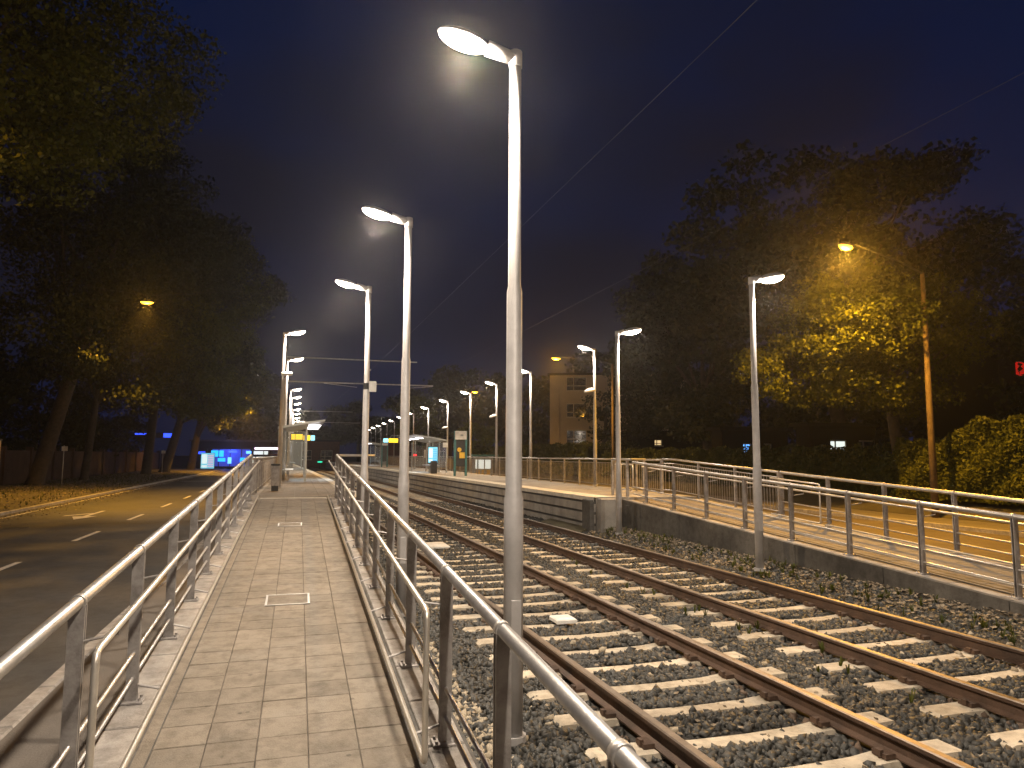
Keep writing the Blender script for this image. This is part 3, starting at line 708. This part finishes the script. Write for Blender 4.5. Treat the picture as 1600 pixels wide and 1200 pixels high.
for (dx_, dz_) in ((-1.25, .5), (-.95, .5)): part('notice', MB().box((dx_ - .1, -.05, dz_ + .7), (.10, .02, .5)), 'whitep', s2)
tag(part('litter_bin', MB().box((0, 0, .4), (.35, .3, .75), bev=.03), 'dark', None, loc=(7.9, 42.6, PT)), 'dark bin beside the glass shelter on the far platform', 'litter bin')
# LED boards
def board(label, x, y, z, order, w_=.78, cx=None, hang_x=None, allamber=False):
    t = thing('departure_board', label, 'display board', (x, y, z), group='hanging departure boards')
    part('case', MB().box((0, .05, 0), (w_ + .08, .14, .42), bev=.02), 'dark', t)
    tot = w_; 
    part('amber_field', MB().box((order * tot * .18, -.025, 0), (tot * .62, .012, .30)), 'ledy', t)
    part('blue_field', MB().box((-order * tot * .33, -.025, 0), (tot * .32, .012, .30)), 'ledy' if allamber else 'ledc', t)
    hx = (hang_x - x)
    part('bracket', MB().tube([(0, .05, .2), (0, .05, .36), (hx, .05, .40)], .025, 6), 'roofm', t)
    part('support_pole', MB().tube([(hx, .05, .42), (hx, .05, PT - z)], .05, 8), 'roofm', t)
board('amber departure board hung over the near platform, left one', -.05, 42, 3.08, 1, .62, hang_x=-.9, allamber=True)
board('small amber and blue departure board hung over the near platform, right one', .62, 45, 3.10, -1, .75, hang_x=-.92)
board('amber and blue departure board over the far platform', 6.95, 56, 3.22, 1, 1.15, hang_x=8.9)
# station name totems
def totem(label, x, y, z, w_=.62, h=2.45, plates=True):
    t = thing('station_sign', label, 'station sign', (x, y, z), group='station name signs')
    for s in (-1, 1): part('leg', MB().box((s * w_ / 2, 0, h / 2), (.11, .12, h), bev=.01), 'green', t)
    part('name_panel', MB().box((0, -.02, h - .24), (w_ + .02, .15, .46), bev=.02), 'whitep', t)
    part('name_mark', MB().box((.05, -.100, h - .24), (.16, .006, .10)), 'roofm', t)
    part('back_panel', MB().box((0, .03, h * .50), (w_ - .11, .03, h * .58)), 'dark', t)
    if plates:
        part('round_plate', MB().tube([(-.07, -.03, 1.42), (-.07, .0, 1.42)], .12, 14), 'yellowp', t); part('square_plate', MB().box((.09, -.02, 1.12), (.30, .03, .32)), 'yellowp', t)
    return t
totem('green framed station sign with white head and yellow plates on the far platform', 8.55, 38.2, PT); totem('distant station sign with white head on the far platform', 7.9, 68, PT, .5, 2.5, False)
light('sign_glow', bpy.data.objects['station_sign'], (0, -1.2, 2.9), 60, WARM, 'SPOT', .1, 120)
# seats on the left platform edge (bright reflections under the shelter) 
for k, yy in enumerate((38.5, 44.0)):
    t = thing('bench', 'metal bench by the fence of the near platform, %s one' % ('nearer' if k == 0 else 'farther'), 'bench', (-.72, yy, PT))
    part('seat', MB().box((0, 0, .45), (.42, 1.6, .04), bev=.01), 'steel', t); part('backrest', MB().box((-.2, 0, .72), (.04, 1.6, .30)), 'steel', t)
    for q in (-.6, .6): part('leg', MB().box((0, q, .21), (.06, .06, .43)), 'post', t)

# ------------------------------------------------------------------ trees and hedges
def leafcloud(blobs, n, size, cl=1.0, ncl=None):
    """blobs: list of (cx,cy,cz, rx,ry,rz); returns leaf quads grouped in clumps with gaps."""
    vols = np.array([b[3] * b[4] * b[5] for b in blobs]); pr_ = vols / vols.sum()
    ncl = ncl or int(n / 110)
    bi = rng.choice(len(blobs), ncl, p=pr_); B = np.array(blobs)[bi]
    d = rng.normal(size=(ncl, 3)); d /= np.linalg.norm(d, axis=1)[:, None]
    rad = rng.uniform(.25, 1.0, ncl) ** .45
    C = B[:, :3] + d * rad[:, None] * B[:, 3:]
    cs = rng.uniform(.38, 1.1, ncl) * cl
    k = rng.choice(ncl, n, p=(cs ** 2) / (cs ** 2).sum())
    u = rng.normal(size=(n, 3)); u /= np.linalg.norm(u, axis=1)[:, None]
    r_ = rng.uniform(0, 1, n) ** .4
    Pp = C[k] + u * (r_ * cs[k])[:, None] * np.array([1.25, 1.25, .62]) + rng.normal(size=(n, 3)) * .12 * cl
    V, F = quads(Pp[:, 0], Pp[:, 1], Pp[:, 2], size, 1.0)
    return V, F, C
def tree(name, label, base, blobs, n, size, matn, trunk_r=.3, cl=1.0, lean=(0, 0), fork=None, group=None):
    t = thing(name, label, 'tree', base, group=group); b0 = Vector(base)
    V, F, C = leafcloud(blobs, n, size, cl)
    V = V - np.array(base); inst('crown', npmesh('crown', V, F, matn), t)
    c0 = Vector(blobs[0][:3]) - b0; top = Vector((c0.x * .5 + lean[0], c0.y * .5 + lean[1], c0.z))
    f = top * (fork or .45); f.z = max(f.z, 2)
    m = MB().tube([(0, 0, -.2), (f.x * .05, f.y * .05, .35), f * .5, f, top.lerp(f, .45), top], [trunk_r * 1.5, trunk_r * 1.08, trunk_r * .95, trunk_r * .85, trunk_r * .5, trunk_r * .18], 10)
    part('trunk', m, 'bark', t, True)
    lm = MB()
    for k in rng.choice(len(C), min(9, len(C)), replace=False):
        e = Vector(C[k]) - b0; s0 = f.lerp(top, random.uniform(-.1, .55)); mid = s0.lerp(e, .5) + Vector((random.uniform(-.3, .3), random.uniform(-.3, .3), random.uniform(.1, .5)))
        lm.tube([s0, mid, e], [trunk_r * .36, trunk_r * .22, .03], 6)
    part('limb', lm, 'bark', t, True)
    return t
G = 'trees beside the left road'
tree('street_tree', 'nearest street tree, its orange lit crown filling the top left corner', (-14.0, 24, .05), [(-10.2, 25.5, 14.2, 4.6, 6, 4.2), (-12.5, 22, 12.2, 4.6, 5, 3.6), (-7.5, 30, 17.5, 3.4, 5, 3.2), (-11.5, 29, 18, 5, 6, 4)], 52000, .17, 'leafB', .4, .95, group=G)
tree('street_tree', 'big leaning street tree left of the road, thickest trunk nearest the pale wall', (-16.0, 52.5, .05), [(-11.5, 50, 16.5, 7, 7, 6.5), (-13, 47, 9.5, 5, 6, 3.6), (-15, 55, 22, 7, 8, 6), (-9.6, 43, 7.0, 2.1, 2.6, 1.3), (-8.6, 46, 5.6, 1.8, 2.6, .9)], 54000, .21, 'leafA', .46, 1.3, lean=(2.0, 0), group=G)
tree('street_tree', 'slim street tree between the two thick trunks left of the road', (-15.6, 62, .05), [(-12.3, 60, 11, 5, 6, 5), (-11, 64, 18, 6, 6, 5)], 30000, .26, 'leafA', .28, 1.4, lean=(-.5, 0), group=G)
tree('street_tree', 'street tree with a lit yellow crown below the hanging lamp', (-14.6, 80, .05), [(-9.8, 62, 12.5, 4.4, 7, 4), (-9.0, 70, 8.3, 4.2, 8, 3.2), (-9.5, 74, 18, 6, 8, 7)], 36000, .24, 'leafB', .45, 1.3, group=G)
tree('street_tree', 'forked street tree farther along the left road', (-14.2, 88, .05), [(-9, 86, 10.5, 5, 8, 4.6), (-8.6, 80, 20, 6, 8, 7)], 18000, .4, 'leafA', .5, 1.6, group=G)
tree('street_tree', 'yellow lit street tree just left of the distant hanging lamp', (-13.6, 104, .05), [(-9.7, 93, 9.6, 4.4, 6, 3.6), (-10, 108, 14, 6, 8, 6), (-9.0, 88, 7.0, 2.6, 4, 1.8)], 26000, .26, 'leafB', .5, 1.3, group=G)
tree('street_tree', 'farthest dark street tree over the left road', (-12.5, 135, .05), [(-9, 132, 12, 7, 8, 8)], 9000, .5, 'leafA', .5, 2, group=G)
for k, (x, y, lb) in enumerate([(-25, 58, 'dark tree behind the garden wall at the left edge'), (-24, 78, 'dark tree behind the middle of the garden wall'), (-24, 102, 'dark tree behind the far end of the garden wall'), (-34, 62, 'dark tree well back at the left edge')]):
    tree('garden_tree', lb, (x, y, 0), [(x, y, 7, 6, 7, 5.2), (x + 1, y + 3, 3.6, 5, 7, 2.6)], 11000, .36, 'leafA', .3, 1.5, group='dark garden trees behind the left wall')
G2 = 'trees on the right beyond the road'
tree('park_tree', 'bright yellow lit maple tree behind the orange street lamp', (23.2, 22.8, .8), [(19.6, 21.1, 7.0, 2.3, 2.6, 2.0), (18.2, 22.8, 5.4, 2.2, 2.2, 1.3), (24.2, 22.2, 7.2, 2.6, 2.2, 2.1), (18.3, 20.2, 6.6, 1.5, 1.5, 1.3), (20.8, 22, 4.5, 3.4, 2.4, .8)], 44000, .125, 'leafB', .24, .58, group=G2)
tree('park_tree', 'wide dark tree rising behind the maple on the right', (34, 38, .8), [(29, 37, 16.5, 7, 6, 4.5), (37, 36, 17, 7, 6, 4.5), (33, 38, 12, 9, 6, 5), (44, 38, 13, 5, 6, 5)], 34000, .34, 'leafA', .45, 1.5, group=G2)
tree('park_tree', 'broad dark tree between the tan building and the lit maple', (29, 46, .8), [(28, 46, 10, 5.6, 6, 6.6), (25, 44, 12.6, 3, 5, 3.6), (30, 44, 5, 6, 4, 2.4)], 26000, .3, 'leafA', .4, 1.3, group=G2)
tree('park_tree', 'dark tree at the right edge of the picture', (34, 22, .8), [(34, 21.5, 8.2, 4.6, 4, 3.0), (36, 24, 5, 4, 4, 2.6)], 14000, .26, 'leafA', .3, 1.1, group=G2)
tree('park_tree', 'dark tree in front of the right half of the tan building', (25.5, 58, .8), [(26.6, 57, 5.2, 3.3, 3, 2.6), (30.5, 56, 9, 4.5, 4, 5.2)], 15000, .28, 'leafA', .25, 1.1, group=G2)
tree('park_tree', 'small bushy tree behind the station sign of the far platform', (15.3, 62, .1), [(15.2, 62, 3.4, 1.8, 1.8, 1.6)], 5000, .24, 'leafB', .12, .7, group=G2)
tree('park_tree', 'yellow lit tree above the glass shelter', (14.2, 84, 0), [(13.3, 83, 6.8, 2.6, 3, 2.4), (14, 84, 4.6, 2.2, 3, 1.6)], 6000, .3, 'leafB', .2, .9, group=G2)
for k, (x, y, h, r_) in enumerate([(31, 100, 15, 8), (22, 112, 16, 9), (41, 88, 17, 8), (12, 150, 13, 9), (24, 150, 15, 10), (2, 165, 12, 9), (-8, 170, 12, 8), (52, 60, 13, 8), (62, 40, 11, 8)]):
    lb = ['dark tree left of the tan building', 'dark tree beyond the small bushy tree', 'dark tree over the roof of the tan building', 'distant dark tree above the far shelter', 'distant dark tree above the departure board', 'distant dark tree where the tracks vanish', 'distant dark tree beyond the road end', 'dark tree behind the lit window on the right', 'far dark tree at the right edge'][k]
    tree('distant_tree', lb, (x, y, 0), [(x, y, h * .62, r_ * .8, r_ * .8, h * .38), (x + 2, y, h * .45, r_, r_ * .7, h * .25)], 5500, .62, 'leafA', .4, 2.0, group='dark trees in the distance')
def hedge(name, label, x0, x1, y0, y1, z0, z1f, n, size, matn='leafC'):
    t = thing(name, label, 'hedge', ((x0 + x1) / 2, (y0 + y1) / 2, z0))
    y = rng.uniform(y0, y1, n); x = rng.uniform(x0, x1, n); zt = np.array([z1f(v) for v in y])
    zt = zt + .16 * np.sin(y * 2.1 + 1) + .1 * np.sin(y * 5.3) + .1 * np.sin(x * 3)
    f_ = rng.random(n); side = rng.random(n) < .62
    x = np.where(side, x0 + rng.exponential(.16, n), x); z = np.where(side, z0 + (zt - z0) * f_, zt - rng.exponential(.10, n))
    V, F = quads(x + .12 * np.sin(y * 3 + z * 4), y, z, size, 1.0)
    c_ = np.array(t.location); inst('foliage', npmesh('foliage', V - c_, F, matn), t)
    m = MB(); xs = x0 + .25
    ys_ = [y0 + (y1 - y0) * k / 12 for k in range(13)]
    vs = []; 
    for q in ys_: zz = z1f(q) - .25; vs += [(xs - c_[0], q - c_[1], 0), (xs - c_[0], q - c_[1], zz - z0), (x1 - .2 - c_[0], q - c_[1], zz - z0), (x1 - .2 - c_[0], q - c_[1], 0)]
    fs = [(4 * k + p, 4 * k + p + 1, 4 * k + 5 + p, 4 * k + 4 + p) for k in range(12) for p in range(3)]
    m.add(vs, fs); part('branch_core', m, 'leafC', t)
hedge('hedge', 'long dark clipped hedge beyond the right road', 22.0, 24, 21.5, 50, .6, lambda y: 2.35, 26000, .14)
hedge('shrub_hedge', 'tall shaggy hedge at the right edge of the picture', 21.6, 24.5, 11, 21.6, .6, lambda y: 2.55 + .95 * min(1, max(0, (20.5 - y) / 4)), 30000, .11, 'leafB')
hedge('hedge', 'lit hedge along the foot of the tan building', 21.0, 24, 50.5, 88, .5, lambda y: 2.9, 16000, .2)

# leaf litter and covers on the left road
n = 2600; y = rng.uniform(8, 70, n); x = -9.75 + rng.exponential(.35, n)
V, F = quads(x, y, np.full(n, -.085), .085, .4)
tag(inst('leaf_litter', npmesh('leaf_litter', V, F, 'litter')), 'fallen leaves gathered in the far gutter of the left road', 'leaf litter', kind='stuff')
n = 5200; y = rng.uniform(20, 90, n); x = rng.uniform(-17, -10.1, n)
V, F = quads(x, y, .02 + .12 * (-x - 10.06) / 7.5, .10, .5)
tag(inst('leaf_litter', npmesh('leaf_litter', V, F, 'litter')), 'fallen leaves on the verge under the left street trees', 'leaf litter', kind='stuff')
for (x, y, lb) in ((-6.3, 13.5, 'round iron cover in the left road, nearer one'), (-7.9, 24.5, 'round iron cover in the left road, farther one')):
    t = thing('road_cover', lb, 'manhole cover', (x, y, -.1)); part('ring', MB().tube([(0, 0, 0), (0, 0, .012)], .36, 24), 'concrete_dark', t); part('lid', MB().tube([(0, 0, .012), (0, 0, .016)], .28, 20), 'dark', t)
# weeds on the stony verge and at the wall foot
def weeds(n, x0, x1, y0, y1, zf, label):
    Vs = []; Fs = []; k = 0
    for _ in range(n):
        cx, cy = random.uniform(x0, x1), random.uniform(y0, y1); cz = zf(cx, cy)
        for _b in range(random.randint(7, 14)):
            an = random.uniform(0, 6.28); L_ = random.uniform(.05, .16); w_ = .006; dx, dy = math.cos(an), math.sin(an); sp = random.uniform(.2, .8)
            p0 = (cx + dx * .01, cy + dy * .01); p1 = (cx + dx * L_ * sp * .5, cy + dy * L_ * sp * .5); p2 = (cx + dx * L_ * sp, cy + dy * L_ * sp)
            Vs += [(p0[0] - dy * w_, p0[1] + dx * w_, cz), (p0[0] + dy * w_, p0[1] - dx * w_, cz), (p1[0] + dy * w_, p1[1] - dx * w_, cz + L_ * .7), (p1[0] - dy * w_, p1[1] + dx * w_, cz + L_ * .7), (p2[0] + dy * .001, p2[1] - dx * .001, cz + L_ * .8), (p2[0] - dy * .001, p2[1] + dx * .001, cz + L_ * .8)]
            Fs += [(k, k + 1, k + 2, k + 3), (k + 3, k + 2, k + 4, k + 5)]; k += 6
    tag(inst('weeds', npmesh('weeds', Vs, Fs, 'leafB')), label, 'weeds', kind='stuff')
weeds(190, 7.5, 8.3, 3, 17.5, lambda x, y: max(0, (x - 7.45 - off(y)) / .95) * .16, 'small green weeds on the stony verge below the far ramp wall')
weeds(24, 4.9, 5.5, 3, 14, lambda x, y: .0, 'sparse weeds between the two tracks')
weeds(900, -17, -10.3, 25, 80, lambda x, y: .02 + .12 * (-x - 10.06) / 7.5, 'grass tufts on the verge under the left street trees')
# ------------------------------------------------------------------ buildings
def house(name, label, x0, x1, y0, y1, h, wall, rows, cols, z0=.0, winw_=2.25, winh=1.55, first=1.3, storey=2.98, xw0=1.85, xstep=5.2, lit=None, pane_default='pane', roof='darkwall', cat='building'):
    t = thing(name, label, cat, (x0, y0, z0))
    W_, D_ = x1 - x0, y1 - y0
    # front wall built as panels round the openings, so that windows are real recesses
    m = MB(); xs = [0]
    for c_ in range(cols): xs += [xw0 + c_ * xstep, xw0 + c_ * xstep + winw_]
    xs.append(W_); zs = [0]
    for r_ in range(rows): zs += [first + r_ * storey, first + r_ * storey + winh]
    zs.append(h)
    for i in range(len(xs) - 1):
        for j in range(len(zs) - 1):
            if i % 2 and j % 2: continue
            m.add([(xs[i], 0, zs[j]), (xs[i + 1], 0, zs[j]), (xs[i + 1], 0, zs[j + 1]), (xs[i], 0, zs[j + 1])], [(0, 1, 2, 3)])
            if False: pass
    for i in range(1, len(xs) - 1, 2):
        for j in range(1, len(zs) - 1, 2):
            a_, b_, c2, d2 = xs[i], xs[i + 1], zs[j], zs[j + 1]; q = .18
            m.add([(a_, 0, c2), (b_, 0, c2), (b_, 0, d2), (a_, 0, d2), (a_, q, c2), (b_, q, c2), (b_, q, d2), (a_, q, d2)], [(0, 4, 5, 1), (1, 5, 6, 2), (2, 6, 7, 3), (3, 7, 4, 0)])
    m.add([(0, 0, 0), (0, D_, 0), (0, D_, h), (0, 0, h), (W_, 0, 0), (W_, D_, 0), (W_, D_, h), (W_, 0, h)], [(0, 3, 2, 1), (4, 5, 6, 7), (1, 2, 6, 5)])
    part('wall', m, wall, t)
    part('roof', MB().box((W_ / 2, D_ / 2, h + .12), (W_ + .5, D_ + .5, .24)), roof, t)
    for r_ in range(rows):
        for c_ in range(cols):
            a_ = xw0 + c_ * xstep; z_ = first + r_ * storey; fr = MB(); fw_ = .07
            fr.box((winw_ / 2, 0, fw_ / 2), (winw_, .06, fw_)); fr.box((winw_ / 2, 0, winh - fw_ / 2), (winw_, .06, fw_))
            for q in (fw_ / 2, winw_ * .36, winw_ - fw_ / 2): fr.box((q, 0, winh / 2), (fw_, .058, winh - 2 * fw_))
            fr.box((winw_ / 2, 0, winh * .36), (winw_ - 2 * fw_, .056, fw_))
            wi = part('window', fr, 'frame', t, loc=(a_, .13, z_))
            k = (lit or {}).get((r_, c_), pane_default)
            part('pane', MB().add([(0, .03, 0), (winw_, .03, 0), (winw_, .03, winh), (0, .03, winh)], [(0, 1, 2, 3)]), k, wi)
            part('sill', MB().box((winw_ / 2, -.16, -.04), (winw_ + .1, .16, .06)), 'frame', wi)
    return t
bl = house('apartment_building', 'tan three storey building with white framed windows behind the far lamps', 27.0, 45, 75, 90, 10.6, 'plaster', 3, 3, z0=.5, first=3.2 - .3)
bl.rotation_euler = (0, 0, R(-24)); bl.location.x = 27.0
part('pilaster', MB().box((1.0, -.06, 5.2), (.16, .12, 10.4)), 'plaster', bl)
house('dark_house', 'dark low building with a bright white window under the maple', 28.0, 32.5, 34, 35.2, 3.3, 'darkwall', 1, 2, z0=.5, first=1.88, winw_=1.2, winh=.68, xw0=1.4, xstep=2, lit={(0, 0): 'winw'})
house('dark_house', 'dark low building with blue lit windows behind the far ramp lamp', 25.2, 30, 38.5, 39.7, 3.2, 'darkwall', 1, 2, z0=.5, first=1.75, winw_=.62, winh=.66, xw0=1.5, xstep=1.5, lit={(0, 0): 'winb'})
house('dark_house', 'tall dark house with one red lit window at the right edge', 75, 92, 60, 72, 15, 'darkwall', 3, 2, z0=.5, first=3.8, storey=3.5, winw_=1.9, winh=1.7, xw0=2.6, xstep=5, lit={(2, 0): 'winr'})
house('dark_house', 'low dark house with a warm lit window beside the tan building', 29.5, 37, 58.5, 62, 3.6, 'darkwall', 1, 1, z0=.5, first=2.55, winw_=.8, winh=.55, xw0=1.7, lit={(0, 0): 'wino'})
# kiosk behind the far fence
t = thing('kiosk', 'small brightly lit white kiosk behind the far platform fence', 'kiosk', (14.9, 60, 0))
part('wall', MB().box((.6, .8, 1.0), (1.7, 1.5, 2.0)), 'roofm', t); part('lit_front', MB().box((.55, .02, 1.35), (1.35, .03, .8)), 'winw', t); part('roof', MB().box((.7, .6, 2.1), (2.3, 2.1, .14)), 'green', t)
for q in (0, .45, .9): part('poster', MB().box((.12 + q, 0, .65), (.30, .03, .4)), 'yellowp', t)
# dark reddish building and red light beyond
house('low_building', 'dark brown low building behind the far platform fence', 11.8, 19.5, 92, 98, 4.2, 'redwall', 1, 2, first=1.2, xw0=1, winw_=2, winh=1.4, xstep=3.6)
t = thing('traffic_signal', 'red traffic signal glowing behind the far platform', 'traffic light', (12.3, 78, 0))
part('pole', MB().tube([(0, 0, 0), (0, 0, 2.4)], .05, 8), 'dark', t); part('housing', MB().box((0, -.08, 2.0), (.34, .2, .8)), 'dark', t)
part('red_lens', MB().ell((0, -.2, 2.1), (.24, .08, .13), 12, 6, -.98, .98), 'redl', t)
t = thing('traffic_signal', 'small green signal beyond the end of the near platform', 'traffic light', (3.2, 108, 0))
part('pole', MB().tube([(0, 0, 0), (0, 0, 2.4)], .06, 8), 'dark', t); part('housing', MB().box((0, .1, 1.2), (.4, .2, 1.0)), 'dark', t); part('green_lens', MB().ell((0, -.05, 1.05), (.38, .06, .10), 12, 6, -.98, .98), 'greenl', t)
house('far_building', 'reddish building beyond the end of the near platform', -.5, 6.5, 118, 126, 4.2, 'redwall', 1, 2, first=1.3, xw0=.9, winw_=1.8, winh=1.5, xstep=3.2)
# left side
gw = thing('garden_wall', 'brown garden wall behind the left street trees', 'wall', (-18.6, 76, 0))
for k in range(14): part('wall_bay', MB().box((0, -29 + 5.0 * k, 1.15), (.25, 4.75, 2.3)), 'wallbrown', gw); part('pier', MB().box((.05, -31.5 + 5.0 * k, 1.25), (.42, .28, 2.6)), 'wallbrown', gw)
pw = thing('pale_wall', 'pale orange lit house corner at the left edge', 'wall', (-15.7, 45.6, .05))
part('wall', MB().box((-2.0, 0.0, 1.4), (4.0, .5, 2.7)), 'plaster', pw); part('coping', MB().box((-2.0, 0, 2.79), (4.1, .6, .08)), 'dark', pw)
def signpost(label, x, y, h, pl_, mt='whitep', rad=.03):
    t = thing('sign_post', label, 'sign', (x, y, .03), group='small roadside sign posts')
    part('pole', MB().tube([(0, 0, 0), (0, 0, h)], rad, 8), 'pole', t, True); part('plate', MB().box((.05, -.04, h - .22), (pl_, .02, .3), bev=.003), mt, t); part('clamp', MB().box((0, -.015, h - .22), (.09, .04, .05)), 'dark', t)
signpost('thin roadside post with a pale plate before the biggest trunk', -14.6, 53, 2.6, .34)
signpost('thin roadside post by the forked tree farther on', -13.8, 84, 2.5, .4)
sh = thing('corner_shop', 'blue lit shop front at the far end of the left road', 'shop', (-14.5, 112, 0))
part('wall', MB().box((5.2, 3, 2.0), (11.0, 5, 4.0)), 'darkwall', sh); part('blue_front', MB().box((5.2, .46, 1.6), (5.2, .05, 2.5)), 'bluewall', sh)
part('cyan_sign', MB().box((3.3, .40, 2.2), (1.7, .06, .9)), 'cyanb', sh); part('cyan_sign', MB().box((3.9, .38, 1.3), (1.0, .06, .5)), 'cyanb', sh)
for q_ in range(7): part('mullion', MB().box((.4 + 1.55 * q_, .40, 1.6), (.12, .08, 2.6)), 'dark', sh)
for q_, (px_, pz_, pw_, ph_, mm_) in enumerate([(1.2, 2.3, .9, .35, 'blue'), (2.4, .9, 1.0, .5, 'cyanb'), (5.4, 2.5, 1.1, .30, 'blue'), (6.9, 1.2, .9, .8, 'cyanb'), (7.6, 2.4, .7, .4, 'winb'), (5.0, 1.2, .5, .9, 'winb')]): part('lit_panel', MB().box((px_, .37, pz_), (pw_, .05, ph_)), mm_, sh)
part('white_window', MB().box((9.0, .44, 1.3), (1.9, .06, .9)), 'winw', sh); part('white_window', MB().box((9.3, .42, 2.35), (2.0, .06, .5)), 'winw', sh); part('roof', MB().box((5.2, 3, 4.1), (11.6, 5.6, .2)), 'dark', sh)
light('shop_glow', sh, (5.2, -1.5, 2.5), 250, (.1, .2, 1), 'POINT', .3)
poster('cyan and white lit poster case by the far end of the left road', -12.1, 109, .1, 1.75, 2.15, mats_=('advw', 'magenta', 'adv'), name='street_poster')
cn = thing('filling_station_canopy', 'canopy with a pink white light strip beyond the near platform fence', 'canopy', (-6.2, 112, 0))
part('fascia', MB().box((2.2, 0, 2.95), (4.2, .3, .55)), 'dark', cn); part('light_strip', MB().box((2.2, -.18, 2.98), (4.1, .05, .30)), 'pink', cn)
part('roof', MB().box((2.2, 2.5, 3.3), (4.4, 5, .15)), 'dark', cn)
for q in (.3, 4.1): part('column', MB().box((q, .5, 1.3), (.2, .2, 2.7)), 'dark', cn)
part('red_band', MB().box((3.2, -.17, 2.1), (2.3, .05, .16)), 'redwall', cn)
nb = thing('neon_sign', 'blue neon sign shining between the left street trees', 'neon sign', (-19.0, 105, 0))
part('frame', MB().box((1.0, .1, 4.6), (5.4, .1, .7)), 'dark', nb); part('tube', MB().box((2.45, 0, 4.6), (1.5, .06, .55)), 'blue', nb); part('tube', MB().box((-.8, 0, 4.75), (1.9, .06, .18)), 'blue', nb)
for q in (-1.2, 2.6): part('post', MB().box((q, .15, 2.2), (.12, .12, 4.4)), 'dark', nb)

# ------------------------------------------------------------------ thin volume added to give the lamps halos
if HALO_HAZE:
    hz = MB().box((15, 75, 11.5), (150, 190, 27)); me = hz.mesh('halo_haze', 'dark'); o = inst('halo_haze', me); tag(o, kind='stuff')
    hm = bpy.data.materials.new('halo_haze'); hm.use_nodes = True; t = hm.node_tree; t.nodes.clear()
    pv = t.nodes.new('ShaderNodeVolumePrincipled'); pv.inputs['Density'].default_value = HALO_HAZE; pv.inputs['Color'].default_value = (.9, .9, .92, 1); pv.inputs['Anisotropy'].default_value = .86
    oo = t.nodes.new('ShaderNodeOutputMaterial'); t.links.new(pv.outputs[0], oo.inputs['Volume']); me.materials.clear(); me.materials.append(hm)
